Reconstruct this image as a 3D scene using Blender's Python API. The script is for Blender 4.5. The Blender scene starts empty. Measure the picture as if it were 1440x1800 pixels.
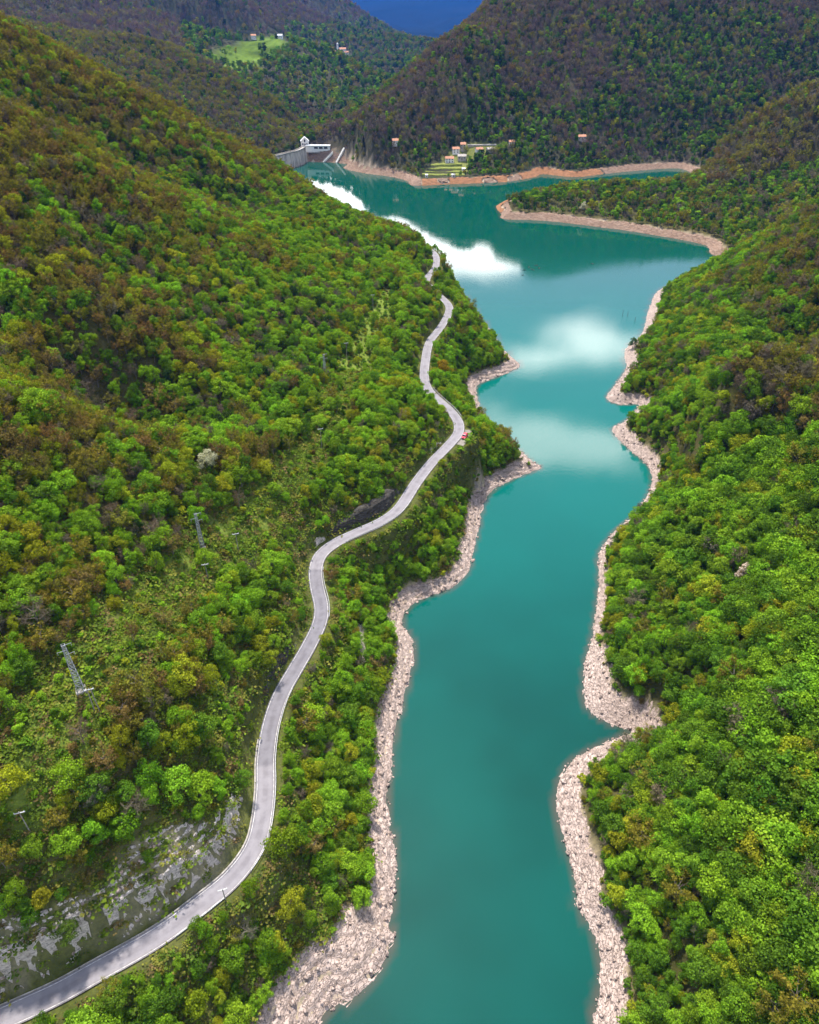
import bpy, bmesh, math, random
import numpy as np
from mathutils import Vector, Matrix

random.seed(7)
RNG = np.random.default_rng(11)
scene = bpy.context.scene
COL = scene.collection
rad = math.radians

# ------------------------------------------------------------------ camera
H = 190.0                     # camera height above the lake, metres
PITCH = rad(35.75)            # below the horizon
FPX = 1250.0                  # focal length in pixels of the 1440 x 1800 frame
cam_d = bpy.data.cameras.new('camera')
cam = bpy.data.objects.new('camera', cam_d)
COL.objects.link(cam)
cam.location = (0, 0, H)
cam.rotation_euler = (rad(90) - PITCH, 0, 0)
cam_d.sensor_fit = 'VERTICAL'
cam_d.sensor_height = 36.0
cam_d.lens = 36.0 * FPX / 1800.0
cam_d.clip_start = 1.0
cam_d.clip_end = 60000.0
scene.camera = cam

# ------------------------------------------------------------------ sun and sky
SUN_DIR = Vector((-0.13, 0.42, 0.88)).normalized()      # towards the sun
SUN_EL = math.asin(SUN_DIR.z)
SUN_AZ = math.atan2(SUN_DIR.x, SUN_DIR.y)
sun_d = bpy.data.lights.new('sun', 'SUN')
sun_d.energy = 4.8
sun_d.angle = rad(4)
sun_d.color = (1.0, 0.95, 0.87)
sun = bpy.data.objects.new('sun', sun_d)
COL.objects.link(sun)
sun.rotation_euler = (-SUN_DIR).to_track_quat('-Z', 'Y').to_euler()

world = bpy.data.worlds.new('World')
scene.world = world
world.use_nodes = True
wn, wl = world.node_tree.nodes, world.node_tree.links
wn.clear()


def wnode(kind, **kw):
    n = wn.new(kind)
    for k, v in kw.items():
        setattr(n, k, v)
    return n


def wmath(op, a, b=None, c=None):
    n = wnode('ShaderNodeMath', operation=op)
    for i, s in enumerate((a, b, c)):
        if s is None:
            continue
        if isinstance(s, (int, float)):
            n.inputs[i].default_value = s
        else:
            wl.new(s, n.inputs[i])
    return n.outputs[0]


sky = wnode('ShaderNodeTexSky', sky_type='NISHITA', sun_disc=False)
sky.sun_elevation = SUN_EL
sky.sun_rotation = SUN_AZ
bg_sky = wnode('ShaderNodeBackground')
wl.new(sky.outputs[0], bg_sky.inputs[0])
bg_sky.inputs[1].default_value = 0.15
tc = wnode('ShaderNodeTexCoord')
sep = wnode('ShaderNodeSeparateXYZ')
wl.new(tc.outputs['Generated'], sep.inputs[0])
zc = wmath('MAXIMUM', sep.outputs[2], 0.06)
px = wmath('DIVIDE', sep.outputs[0], zc)
py = wmath('DIVIDE', sep.outputs[1], zc)
comb = wnode('ShaderNodeCombineXYZ')
wl.new(px, comb.inputs[0])
wl.new(py, comb.inputs[1])
noi = wnode('ShaderNodeTexNoise')
noi.inputs['Scale'].default_value = 0.75
noi.inputs['Detail'].default_value = 5.0
noi.inputs['Roughness'].default_value = 0.5
wl.new(comb.outputs[0], noi.inputs['Vector'])
noi2 = wnode('ShaderNodeTexNoise')
noi2.inputs['Scale'].default_value = 3.4
noi2.inputs['Detail'].default_value = 6.0
noi2.inputs['Roughness'].default_value = 0.6
wl.new(comb.outputs[0], noi2.inputs['Vector'])
dens = wmath('ADD', noi.outputs['Fac'], wmath('MULTIPLY', wmath('SUBTRACT', noi2.outputs['Fac'], 0.5), 0.55))
# cumulus seen mirrored in the lake, at their places in the cloud layer
for cx, cy, r, a in ((0.68, 2.42, 0.26, 0.36), (0.44, 2.25, 0.12, 0.30), (0.62, 2.68, 0.14, 0.14), (0.40, 1.74, 0.16, 0.34), (0.54, 1.70, 0.09, 0.26),
                     (0.34, 3.45, 0.34, 0.34), (0.05, 3.9, 0.4, 0.32), (-0.30, 4.9, 0.6, 0.3), (0.10, 0.60, 0.75, -0.16), (0.66, 2.9, 0.22, -0.22), (0.6, 2.05, 0.2, -0.2)):
    dx = wmath('DIVIDE', wmath('SUBTRACT', px, cx), r)
    dy = wmath('DIVIDE', wmath('SUBTRACT', py, cy), r)
    d2 = wmath('ADD', wmath('MULTIPLY', dx, dx), wmath('MULTIPLY', dy, dy))
    dens = wmath('ADD', dens, wmath('MULTIPLY', wmath('POWER', 2.718, wmath('MULTIPLY', d2, -1.0)), a))
cr = wnode('ShaderNodeMapRange', interpolation_type='SMOOTHSTEP')
wl.new(dens, cr.inputs[0])
cr.inputs[1].default_value = 0.55
cr.inputs[2].default_value = 0.80
cr.inputs[3].default_value = 0.04
bg_cl = wnode('ShaderNodeBackground')
bg_cl.inputs[0].default_value = (1.0, 0.985, 0.96, 1)
bg_cl.inputs[1].default_value = 4.6
mixw = wnode('ShaderNodeMixShader')
wl.new(cr.outputs[0], mixw.inputs[0])
wl.new(bg_sky.outputs[0], mixw.inputs[1])
wl.new(bg_cl.outputs[0], mixw.inputs[2])
wout = wnode('ShaderNodeOutputWorld')
wl.new(mixw.outputs[0], wout.inputs[0])

scene.view_settings.view_transform = 'Standard'
scene.view_settings.look = 'None'
scene.view_settings.exposure = 0.78
scene.view_settings.gamma = 1.0
scene.view_settings.use_curve_mapping = False
scene.render.engine = 'CYCLES'
scene.cycles.max_bounces = 5
scene.cycles.diffuse_bounces = 3
scene.cycles.glossy_bounces = 3
scene.cycles.transmission_bounces = 3
scene.cycles.transparent_max_bounces = 6
scene.cycles.volume_bounces = 0
scene.cycles.use_denoising = True
scene.cycles.denoiser = 'OPENIMAGEDENOISE'
scene.cycles.denoising_input_passes = 'RGB_ALBEDO_NORMAL'
scene.cycles.denoising_prefilter = 'FAST'

HAZE_DENSITY = 0.000027

# ------------------------------------------------------------------ helpers
CP, SP = math.cos(PITCH), math.sin(PITCH)


def ray(u, v):
    dx, dy = (u - 720) / FPX, (900 - v) / FPX
    return np.array([dx, CP + dy * SP, -SP + dy * CP])


def at_z(u, v, z=0.0):
    d = ray(u, v)
    return d * ((H - z) / -d[2]) + np.array([0, 0, H])


def at_y(u, v, y):
    d = ray(u, v)
    return d * (y / d[1]) + np.array([0, 0, H])


def at_t(u, v, t):
    return ray(u, v) * t + np.array([0, 0, H])


def project(p):
    p = np.asarray(p, float)
    x, y, z = p[..., 0], p[..., 1], p[..., 2] - H
    depth = y * CP - z * SP
    up = y * SP + z * CP
    dd = np.maximum(depth, 1e-3)
    return 720 + FPX * x / dd, 900 - FPX * up / dd, depth


def smooth(a, b, x):
    t = np.clip((x - a) / (b - a), 0, 1)
    return t * t * (3 - 2 * t)


def vnoise(x, y, seed=0):
    xi, yi = np.floor(x).astype(np.int64), np.floor(y).astype(np.int64)
    fx, fy = x - xi, y - yi
    fx, fy = fx * fx * (3 - 2 * fx), fy * fy * (3 - 2 * fy)

    def h(i, j):
        n = (i * 374761393 + j * 668265263 + seed * 974634533) & 0x7fffffff
        n = ((n ^ (n >> 13)) * 1274126177) & 0x7fffffff
        return ((n ^ (n >> 16)) & 0xffff) / 65535.0
    a, b, c, d = h(xi, yi), h(xi + 1, yi), h(xi, yi + 1), h(xi + 1, yi + 1)
    return (a + (b - a) * fx) * (1 - fy) + (c + (d - c) * fx) * fy


def fbm(x, y, seed=0, octv=4):
    s, a, n = 0, 0.5, 0
    for k in range(octv):
        s = s + a * vnoise(x * 2 ** k, y * 2 ** k, seed + k)
        n += a
        a *= 0.5
    return s / n


def catmull(P, step):
    P = np.asarray(P, float)
    Q = np.vstack([2 * P[0] - P[1], P, 2 * P[-1] - P[-2]])
    out = []
    for i in range(1, len(Q) - 2):
        p0, p1, p2, p3 = Q[i - 1], Q[i], Q[i + 1], Q[i + 2]
        n = max(2, int(np.linalg.norm(p2 - p1) / step))
        t = (np.arange(n) / n)[:, None]
        out.append(0.5 * ((2 * p1) + (-p0 + p2) * t + (2 * p0 - 5 * p1 + 4 * p2 - p3) * t ** 2 + (-p0 + 3 * p1 - 3 * p2 + p3) * t ** 3))
    out.append(P[-1:])
    return np.vstack(out)


# ------------------------------------------------------------------ lake outline (metres)
L = []
L += [(-42, -60), (-34, 20)]
for u, v in ((565, 1800), (612, 1770), (652, 1730), (681, 1690), (695, 1645), (686, 1620), (697, 1560), (698, 1500),
             (686, 1440), (684, 1395), (691, 1360), (692, 1315), (703, 1265), (716, 1215), (727, 1170), (729, 1138),
             (722, 1112), (709, 1098), (722, 1066), (752, 1050), (795, 1035), (826, 1002), (832, 972), (841, 940), (853, 885),
             (872, 860), (905, 842), (953, 823), (938, 812), (898, 776), (862, 742), (842, 705), (841, 678), (872, 664),
             (915, 645), (905, 632), (882, 610), (862, 578), (838, 548), (815, 515), (780, 480), (742, 452)):
    L.append(tuple(at_z(u, v)[:2]))
L += [(-5, 640), (-40, 690), (-85, 760), (-125, 850), (-160, 930), (-190, 985), (-260, 1000), (-250, 1100), (-190, 1150)]
DAM_I = len(L)
for u, v in ((541, 284), (568, 285), (592, 286), (612, 289), (606, 296), (640, 304), (690, 311), (716, 318), (728, 326),
             (783, 324), (840, 322), (895, 319), (940, 311), (955, 306), (1010, 311), (1060, 306), (1120, 300), (1200, 297)):
    L.append(tuple(at_z(u, v)[:2]))
L += [(365, 980), (300, 930), (200, 920), (130, 900), (100, 860)]
for u, v in ((882, 376), (888, 385), (960, 388), (1070, 401), (1145, 412), (1238, 430), (1252, 447), (1300, 455)):
    L.append(tuple(at_z(u, v)[:2]))
L += [(300, 640), (250, 610), (205, 575)]
for u, v in ((1142, 537), (1128, 585), (1098, 615), (1100, 645), (1084, 672), (1065, 700), (1090, 712), (1122, 712),
             (1100, 738), (1075, 756), (1105, 790), (1134, 815), (1145, 842), (1136, 872), (1112, 905), (1078, 935), (1051, 975),
             (1052, 1025), (1040, 1115), (1027, 1165), (1025, 1225), (1040, 1256), (1080, 1277), (1108, 1287),
             (1072, 1300), (1030, 1320), (995, 1345), (975, 1400), (990, 1480), (1010, 1550), (1012, 1590), (1045, 1650),
             (1053, 1700), (1046, 1775), (1040, 1800)):
    L.append(tuple(at_z(u, v)[:2]))
L += [(46, 20), (60, -60)]
LAKE = np.array(L)
_l = catmull(LAKE, 3.0)
_n = np.roll(_l, -1, 0) - np.roll(_l, 1, 0)
LAKE_F = _l


def lake_sd_exact(x, y):
    """signed distance to the lake shore: positive on land"""
    shp = np.shape(x)
    x, y = np.ravel(x).astype(float), np.ravel(y).astype(float)
    A = LAKE_F
    B = np.roll(A, -1, 0)
    A, B = A.astype(np.float32), B.astype(np.float32)
    x, y = x.astype(np.float32), y.astype(np.float32)
    out = np.empty(len(x))
    for s in range(0, len(x), 8192):
        X, Y = x[s:s + 8192, None], y[s:s + 8192, None]
        ax, ay, bx, by = A[None, :, 0], A[None, :, 1], B[None, :, 0], B[None, :, 1]
        ex, ey = bx - ax, by - ay
        t = np.clip(((X - ax) * ex + (Y - ay) * ey) / (ex * ex + ey * ey + 1e-9), 0, 1)
        d = np.sqrt(((X - ax - t * ex) ** 2 + (Y - ay - t * ey) ** 2).min(1))
        cond = (ay > Y) != (by > Y)
        xin = X < ex * (Y - ay) / np.where(ey == 0, 1e-9, ey) + ax
        ins = (cond & xin).sum(1) % 2 == 1
        out[s:s + 8192] = np.where(ins, -d, d)
    return out.reshape(shp)


def bilinear(G, x0, y0, st, x, y):
    fx, fy = np.clip((x - x0) / st, 0, G.shape[1] - 1.001), np.clip((y - y0) / st, 0, G.shape[0] - 1.001)
    i, j = fx.astype(int), fy.astype(int)
    fx, fy = fx - i, fy - j
    return (G[j, i] * (1 - fx) + G[j, i + 1] * fx) * (1 - fy) + (G[j + 1, i] * (1 - fx) + G[j + 1, i + 1] * fx) * fy


_gx, _gy = np.arange(-420, 521, 5.0), np.arange(-100, 1251, 5.0)
SDG = lake_sd_exact(*np.meshgrid(_gx, _gy))


def lake_sd(x, y):
    x, y = np.asarray(x, float), np.asarray(y, float)
    s = bilinear(SDG, -420, -100, 5.0, x, y)
    s = s + np.hypot(np.maximum(np.maximum(-420 - x, x - 520), 0), np.maximum(np.maximum(-100 - y, y - 1250), 0)) * np.sign(s)
    near_ = np.nonzero(np.abs(np.ravel(s)) < 7)[0]
    if len(near_):
        f = np.array(np.ravel(s))
        f[near_] = lake_sd_exact(np.ravel(x)[near_], np.ravel(y)[near_])
        s = f.reshape(np.shape(s))
    return s


# ------------------------------------------------------------------ road centre line
ROAD_PX = ((50, 1770, 24), (175, 1705, 24.2), (280, 1645, 24.4), (360, 1585, 24.6), (412, 1540, 24.8), (449, 1487, 25), (462, 1435, 25),
           (467, 1380, 25), (467, 1335, 25), (475, 1278, 25), (492, 1225, 25), (517, 1180, 25.2), (542, 1137, 25.4), (562, 1095, 25.6),
           (565, 1065, 25.8), (557, 1030, 26), (555, 1000, 26), (564, 975, 26), (590, 954, 26.2), (630, 935, 26.4), (670, 917, 26.6),
           (702, 893, 26.8), (732, 848, 27), (760, 812, 27), (790, 781, 27), (806, 760, 27.2), (805, 740, 27.5), (790, 720, 28),
           (770, 702, 28.3), (752, 683, 28.6), (746, 662, 29), (748, 635, 29.5), (755, 602, 30), (775, 575, 30.5), (788, 552, 31),
           (788, 535, 32), (765, 512, 33), (750, 492, 33.5), (767, 465, 34.5))
ROAD_C = [(-150, 38, 23.5), (-108, 46, 23.8)] + [tuple(at_z(*p)) for p in ROAD_PX] + [(15, 560, 35), (-20, 600, 36), (-80, 690, 37)]
ROAD = catmull(ROAD_C, 1.0)
_s = np.concatenate([[0], np.cumsum(np.linalg.norm(np.diff(ROAD, axis=0), axis=1))])
ROAD = np.stack([np.interp(np.arange(0, _s[-1], 1.0), _s, ROAD[:, k]) for k in range(3)], 1)
for _ in range(4):
    ROAD[1:-1] = (ROAD[:-2] + 2 * ROAD[1:-1] + ROAD[2:]) / 4
ROAD_T = np.gradient(ROAD[:, :2], axis=0)
ROAD_T /= np.linalg.norm(ROAD_T, axis=1)[:, None]
ROAD_N = np.stack([-ROAD_T[:, 1], ROAD_T[:, 0]], 1)      # to the left of travel: uphill
ROAD_W = 2.25                                            # half width


def road_near(x, y):
    """distance to the road centre (positive uphill), road height there, index"""
    shp = np.shape(x)
    x, y = np.ravel(x).astype(float), np.ravel(y).astype(float)
    d, zi, ii = np.full(len(x), 999.0), np.full(len(x), 25.0), np.zeros(len(x), int)
    near = np.nonzero((y > -20) & (y < 740) & (x > -220) & (x < 120))[0]
    for s in range(0, len(near), 8192):
        k = near[s:s + 8192]
        dx, dy = x[k, None] - ROAD[None, :, 0], y[k, None] - ROAD[None, :, 1]
        i = (dx * dx + dy * dy).argmin(1)
        vx, vy = x[k] - ROAD[i, 0], y[k] - ROAD[i, 1]
        sg = np.sign(vx * ROAD_N[i, 0] + vy * ROAD_N[i, 1])
        d[k] = np.hypot(vx, vy) * np.where(sg == 0, 1, sg)
        zi[k] = ROAD[i, 2]
        ii[k] = i
    return d.reshape(shp), zi.reshape(shp), ii.reshape(shp)


def road_index(u, v):
    """index of the road sample that shows nearest to that pixel"""
    pu, pv, _ = project(ROAD)
    return int(np.argmin((pu - u) ** 2 + (pv - v) ** 2))


I_CAR = road_index(806, 768)


# ------------------------------------------------------------------ terrain: control points and interpolation
C = []


def add(p, dz=0.0):
    C.append((p[0], p[1], p[2] + dz))


for i in range(0, len(LAKE_F), 6):
    p, q = LAKE_F[i], LAKE_F[(i + 1) % len(LAKE_F)]
    add((p[0], p[1], 0))
for p in ROAD[::14]:
    add(p)
TH = 7.0                                        # tree height under a silhouette
for u, v, t in ((0, 1400, 144), (0, 1150, 163), (0, 900, 186), (150, 1150, 168), (300, 1150, 178), (150, 900, 201), (300, 950, 214),
                (420, 800, 262), (0, 695, 206), (150, 750, 219), (320, 815, 240), (0, 664, 266), (150, 704, 278), (300, 764, 286),
                (0, 560, 252), (0, 400, 284), (160, 560, 282), (160, 420, 320), (330, 640, 296), (330, 520, 332), (480, 640, 330),
                (480, 500, 385), (600, 560, 400), (640, 450, 480), (560, 430, 455), (0, 215, 322), (140, 285, 341), (280, 350, 372), (400, 402, 408),
                (0, 178, 402), (140, 248, 426), (280, 318, 458), (400, 374, 490), (520, 390, 482)):
    add(at_t(u, v, t), -2.5)
for u, v, y in ((0, 40, 520), (120, 98, 545), (250, 160, 570), (380, 224, 610), (500, 290, 640), (600, 345, 668), (690, 402, 640)):
    add(at_y(u, v, y), -TH)
for p in ((-260, 250, 170), (-330, 450, 215), (-380, 620, 190), (-260, 700, 105), (-190, 760, 62), (-330, 860, 90), (-420, 1050, 95), (-300, 1010, 30),
          (-220, 60, 120), (-300, -60, 170), (-330, 150, 195), (-170, -60, 75), (-110, -60, 35)):
    add(p)
# right bank
for u, v, t in ((1440, 1800, 138), (1440, 1350, 173), (1440, 1000, 231), (1260, 1000, 252), (1260, 1350, 184), (1230, 1600, 163),
                (1180, 1150, 226), (1180, 900, 292), (1280, 800, 292), (1400, 820, 262)):
    add(at_t(u, v, t), -2.5)
for u, v, t in ((1440, 655, 278), (1350, 652, 284), (1280, 655, 294), (1210, 680, 315), (1140, 735, 348)):
    add(at_t(u, v, t), -TH)
for u, v, t in ((1440, 672, 318), (1350, 672, 328), (1280, 676, 338), (1210, 702, 352), (1440, 605, 368), (1330, 605, 390), (1230, 620, 400), (1440, 480, 405), (1330, 500, 440), (1220, 540, 480)):
    add(at_t(u, v, t), -2)
for u, v, t in ((1440, 352, 490), (1370, 396, 505), (1300, 440, 520), (1200, 505, 535)):
    add(at_t(u, v, t), -TH)
for p in ((330, 560, 75), (400, 640, 70), (230, 350, 100), (300, 400, 130), (400, 450, 150), (200, 200, 105), (280, 250, 150), (170, 60, 78), (260, 60, 140), (180, -60, 85),
          (340, 690, 14), (380, 720, 25)):
    add(p)
# wooded headland and the hill it grows from
for u, v, y in ((905, 345, 835), (1000, 318, 872), (1100, 312, 860), (1200, 320, 850), (1300, 330, 830), (1400, 318, 800)):
    add(at_y(u, v, y), -9)
for u, v, y in ((1190, 292, 985), (1250, 258, 965), (1330, 205, 955), (1440, 142, 945)):
    add(at_y(u, v, y), -7)
for u, v, y in ((1250, 282, 1055), (1330, 236, 1050), (1440, 178, 1055)):
    add(at_y(u, v, y), -7)
for u, v, y in ((1440, 280, 860), (1330, 270, 880), (1250, 300, 890)):
    add(at_y(u, v, y), -3)
for p in ((600, 950, 190), (700, 1100, 240), (520, 1080, 90), (430, 1090, 25), (560, 760, 120), (480, 700, 70), (600, 500, 190)):
    add(p)
# mountain behind the lake
for u, yb, sl in ((650, 1010, .50), (740, 1000, .36), (830, 1000, .38), (920, 1030, .50), (1010, 1050, .60), (1100, 1070, .62), (1200, 1100, .62), (1320, 1110, .6), (1440, 1120, .6)):
    for v in (255, 200, 150, 100, 50, 5):
        if v < np.interp(u, (575, 640, 720, 800, 860), (222, 182, 117, 57, 2)) + 18 and u < 880:
            continue
        d = ray(u, v)
        k = -d[2] / d[1]
        y = (H - 4 + sl * yb) / (sl + k)
        if u < 900 and v < 225:
            z1 = 4 + sl * 75
            y = (H - z1 + 0.66 * (yb + 75)) / (0.66 + k)
        add((d[0] / d[1] * y, y, H - k * y), -3)
for u, v, y in ((575, 222, 1235), (640, 182, 1270), (720, 117, 1320), (800, 57, 1380), (860, 2, 1430)):
    add(at_y(u, v, y), -7)
    add(at_y(u - 25, v + 30, y + 130), -7)
for p in ((285, 1700, 345), (190, 1560, 255), (480, 1640, 300), (660, 1650, 290), (900, 1600, 330), (1300, 1500, 380), (60, 1800, 40), (-60, 1600, -20),
          (300, 2100, 150), (600, 2100, 330), (1500, 2200, 400), (1000, 1200, 330), (1300, 900, 330), (900, 600, 280)):
    add(p)
# valley beyond the dam
for u, v, y in ((200, 68, 1520), (280, 66, 1490), (350, 96, 1460), (425, 141, 1430), (480, 173, 1400), (560, 213, 1350)):
    add(at_y(u, v, y), -6)
    add(at_y(u + 25, v + 34, y + 170), -6)
for u, v, y in ((330, 165, 1250), (400, 205, 1235), (440, 245, 1190), (490, 262, 1180), (400, 160, 1350), (510, 235, 1240), (300, 110, 1380)):
    add(at_y(u, v, y), -3)
for u, v, y in ((545, 250, 1165), (580, 256, 1150), (612, 268, 1120), (560, 232, 1190)):
    add(at_y(u, v, y), 0)
for u, v, y in ((365, 60, 2150), (440, 66, 2180), (500, 64, 2200), (560, 82, 2230), (600, 98, 2250), (650, 132, 2250)):
    add(at_y(u, v, y), -4)
    add(at_y(u + 10, v + 24, y + 260), -4)
for u, v, y in ((400, 108, 1960), (480, 108, 1980), (440, 88, 2070), (560, 150, 1920), (500, 130, 1920), (620, 185, 1800), (600, 130, 2060), (680, 150, 2350), (660, 160, 2000)):
    add(at_y(u, v, y), -3)
for u, v, y in ((520, 8, 3500), (600, 44, 3450), (700, 66, 3400), (770, 73, 3350), (640, 110, 2800), (720, 105, 2700), (780, 100, 2900)):
    add(at_y(u, v, y), -4)
    if y > 3300:
        add(at_y(u, v + 22, y + 400), -4)
for u, v, y in ((180, 2, 2250), (290, 32, 2260), (355, 58, 2250), (60, 40, 2000), (430, 2, 2900), (470, 40, 2850), (487, 58, 2800), (400, 62, 2550), (330, 75, 2480), (440, 75, 2480), (150, 40, 1950), (250, 58, 1900)):
    add(at_y(u, v, y), -4)
for p in ((-900, 2500, 330), (-1500, 2200, 420), (-900, 1600, 200), (-700, 1250, 180), (-1400, 1300, 330), (-560, 2700, 240), (-700, 3600, 330), (-500, 4300, 330),
          (0, 4300, -20), (500, 4300, -20), (1000, 3800, 250), (2000, 3500, 500), (-2500, 3500, 600), (2500, 1500, 500), (-2500, 1200, 500), (0, 5200, -40), (3000, 5200, 500), (-3000, 5200, 600)):
    add(p)
C = np.array(C)
_, keep = np.unique(np.round(C[:, :2] / 3.0), axis=0, return_index=True)
C = C[keep]
SC = 100.0


def _phi(r2):
    return np.sqrt(r2 + 0.012)


_X = C[:, :2] / SC
_A = _phi(((_X[:, None] - _X[None]) ** 2).sum(-1)) - np.eye(len(_X)) * 0.02
_P = np.hstack([np.ones((len(_X), 1)), _X])
_M = np.block([[_A, _P], [_P.T, np.zeros((3, 3))]])
_w = np.linalg.solve(_M, np.concatenate([C[:, 2], np.zeros(3)]))


def rbf(x, y):
    shp = np.shape(x)
    X = np.stack([np.ravel(x), np.ravel(y)], 1) / SC
    out = np.empty(len(X))
    for s in range(0, len(X), 8192):
        q = X[s:s + 8192]
        r2 = (q[:, 0:1] - _X[None, :, 0]) ** 2 + (q[:, 1:2] - _X[None, :, 1]) ** 2
        out[s:s + 8192] = _phi(r2) @ _w[:-3] + _w[-3] + q @ _w[-2:]
    return out.reshape(shp)


def height(x, y, full=False):
    x, y = np.asarray(x, float), np.asarray(y, float)
    sd = lake_sd(x, y)
    dist = np.hypot(x, y)
    z = rbf(x, y)
    amp = smooth(5, 40, sd)
    g = fbm(x / 55 + 0.3 * y / 55, y / 55, 3, 4) - 0.5
    g2 = np.abs(fbm(x / 210, y / 210, 9, 3) - 0.5)
    z = z + amp * (g * (12 + 5 * smooth(600, 1500, y) + 14 * smooth(1700, 3000, y)) - g2 * 22 * smooth(900, 1300, y) * smooth(20, 200, sd))
    steep = np.exp(-((x + 122) / 30) ** 4 - ((y - 1140) / 32) ** 2)
    bank = (0.58 + 0.85 * steep) * sd + 0.9 * (fbm(x / 9, y / 9, 5, 3) - 0.5) * smooth(0.5, 4, sd)
    w = smooth(5, 22, sd)
    z = np.where(sd > 0, (1 - w) * bank + w * np.maximum(z, np.minimum(bank, 12) * 0.45 * smooth(900, 500, sd) - 60 * smooth(150, 500, sd)), -np.minimum(-sd * 0.55, 18))
    rd, rz, ri = road_near(x, y)
    lay = np.exp(-((ri - I_CAR) / 9.0) ** 4)
    a = np.where(rd > 0, smooth(3.9, 6.8, rd), smooth(3.9 + 4.2 * lay, 9.5 + 4.5 * lay, -rd))
    z = (rz - 0.12) * (1 - a) + z * a
    if full:
        return z, sd, rd, ri
    return z


HM = []
for _x0, _x1, _y0, _y1, _st in ((-340, 340, -60, 640, 2.5), (-1000, 1300, 600, 1750, 8.0), (-3000, 3000, 1700, 5200, 40.0)):
    HM.append((height(*np.meshgrid(np.arange(_x0, _x1 + 1, _st), np.arange(_y0, _y1 + 1, _st))), _x0, _y0, _st, _y1))


def hfast(x, y):
    out = bilinear(HM[2][0], *HM[2][1:4], x, y)
    out = np.where(y < 1740, bilinear(HM[1][0], *HM[1][1:4], x, y), out)
    return np.where((y < 636) & (np.abs(x) < 338), bilinear(HM[0][0], *HM[0][1:4], x, y), out)


def ground(u, v, t0=60.0, t1=4000.0):
    """where the sight line through a pixel meets the ground"""
    d = ray(u, v)
    t = np.concatenate([np.arange(t0, 700, 1.5), np.arange(700, t1, 5.0)])
    P = d[None] * t[:, None] + np.array([0, 0, H])
    f = P[:, 2] - hfast(P[:, 0], P[:, 1])
    k = np.nonzero(f < 0)[0]
    if len(k) == 0:
        return P[-1]
    k = k[0]
    if k == 0:
        return P[0]
    w = f[k - 1] / (f[k - 1] - f[k])
    p = P[k - 1] * (1 - w) + P[k] * w
    p[2] = float(height(p[0:1], p[1:2])[0])
    return p


# ------------------------------------------------------------------ materials
def material(name):
    m = bpy.data.materials.new(name)
    m.use_nodes = True
    nt = m.node_tree
    b = nt.nodes['Principled BSDF']
    b.inputs['Specular IOR Level'].default_value = 0.25
    b.inputs['Roughness'].default_value = 0.85
    return m, nt, b


def N(nt, kind, **kw):
    n = nt.nodes.new(kind)
    for k, v in kw.items():
        setattr(n, k, v)
    return n


def mixc(nt, fac, a, b, blend='MIX'):
    n = N(nt, 'ShaderNodeMix', data_type='RGBA', blend_type=blend)
    for i, s in ((0, fac), (6, a), (7, b)):
        if isinstance(s, (int, float)):
            n.inputs[i].default_value = s
        elif isinstance(s, tuple):
            n.inputs[i].default_value = (*s, 1)
        else:
            nt.links.new(s, n.inputs[i])
    return n.outputs[2]


def noise(nt, scale, detail=4.0, rough=0.55, vec=None):
    n = N(nt, 'ShaderNodeTexNoise')
    n.inputs['Scale'].default_value = scale
    n.inputs['Detail'].default_value = detail
    n.inputs['Roughness'].default_value = rough
    if vec is not None:
        nt.links.new(vec, n.inputs['Vector'])
    return n.outputs['Fac']


def ramp(nt, src, a, b, lo=0.0, hi=1.0):
    n = N(nt, 'ShaderNodeMapRange', interpolation_type='SMOOTHSTEP')
    nt.links.new(src, n.inputs[0])
    for i, v in ((1, a), (2, b), (3, lo), (4, hi)):
        n.inputs[i].default_value = v
    return n.outputs[0]


def position(nt):
    return N(nt, 'ShaderNodeNewGeometry').outputs['Position']


def bump(nt, b, h, strength, dist):
    n = N(nt, 'ShaderNodeBump')
    n.inputs['Strength'].default_value = strength
    n.inputs['Distance'].default_value = dist
    nt.links.new(h, n.inputs['Height'])
    nt.links.new(n.outputs[0], b.inputs['Normal'])


def plain(name, col, rough=0.7, var=0.25, scale=0.6, metal=0.0, bumpy=0.0):
    m, nt, b = material(name)
    pos = position(nt)
    f = noise(nt, scale, 5, 0.6, pos)
    lo = tuple(c * (1 - var) for c in col)
    hi = tuple(min(1, c * (1 + var)) for c in col)
    nt.links.new(mixc(nt, ramp(nt, f, 0.3, 0.7), lo, hi), b.inputs['Base Color'])
    b.inputs['Roughness'].default_value = rough
    b.inputs['Metallic'].default_value = metal
    if bumpy:
        bump(nt, b, f, 0.6, bumpy)
    return m


def ground_material():
    m, nt, b = material('hillside_ground')
    pos = position(nt)
    a = N(nt, 'ShaderNodeAttribute', attribute_name='col').outputs['Color']
    f = noise(nt, 0.9, 6, 0.65, pos)
    g = noise(nt, 0.09, 4, 0.6, pos)
    c = mixc(nt, ramp(nt, f, 0.3, 0.7), a, (1.55, 1.5, 1.3), 'MULTIPLY')
    c = mixc(nt, ramp(nt, g, 0.35, 0.7), c, (0.65, 0.7, 0.6), 'MULTIPLY')
    nt.links.new(c, b.inputs['Base Color'])
    b.inputs['Roughness'].default_value = 1.0
    b.inputs['Specular IOR Level'].default_value = 0.0
    bump(nt, b, f, 0.8, 0.7)
    return m


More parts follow.
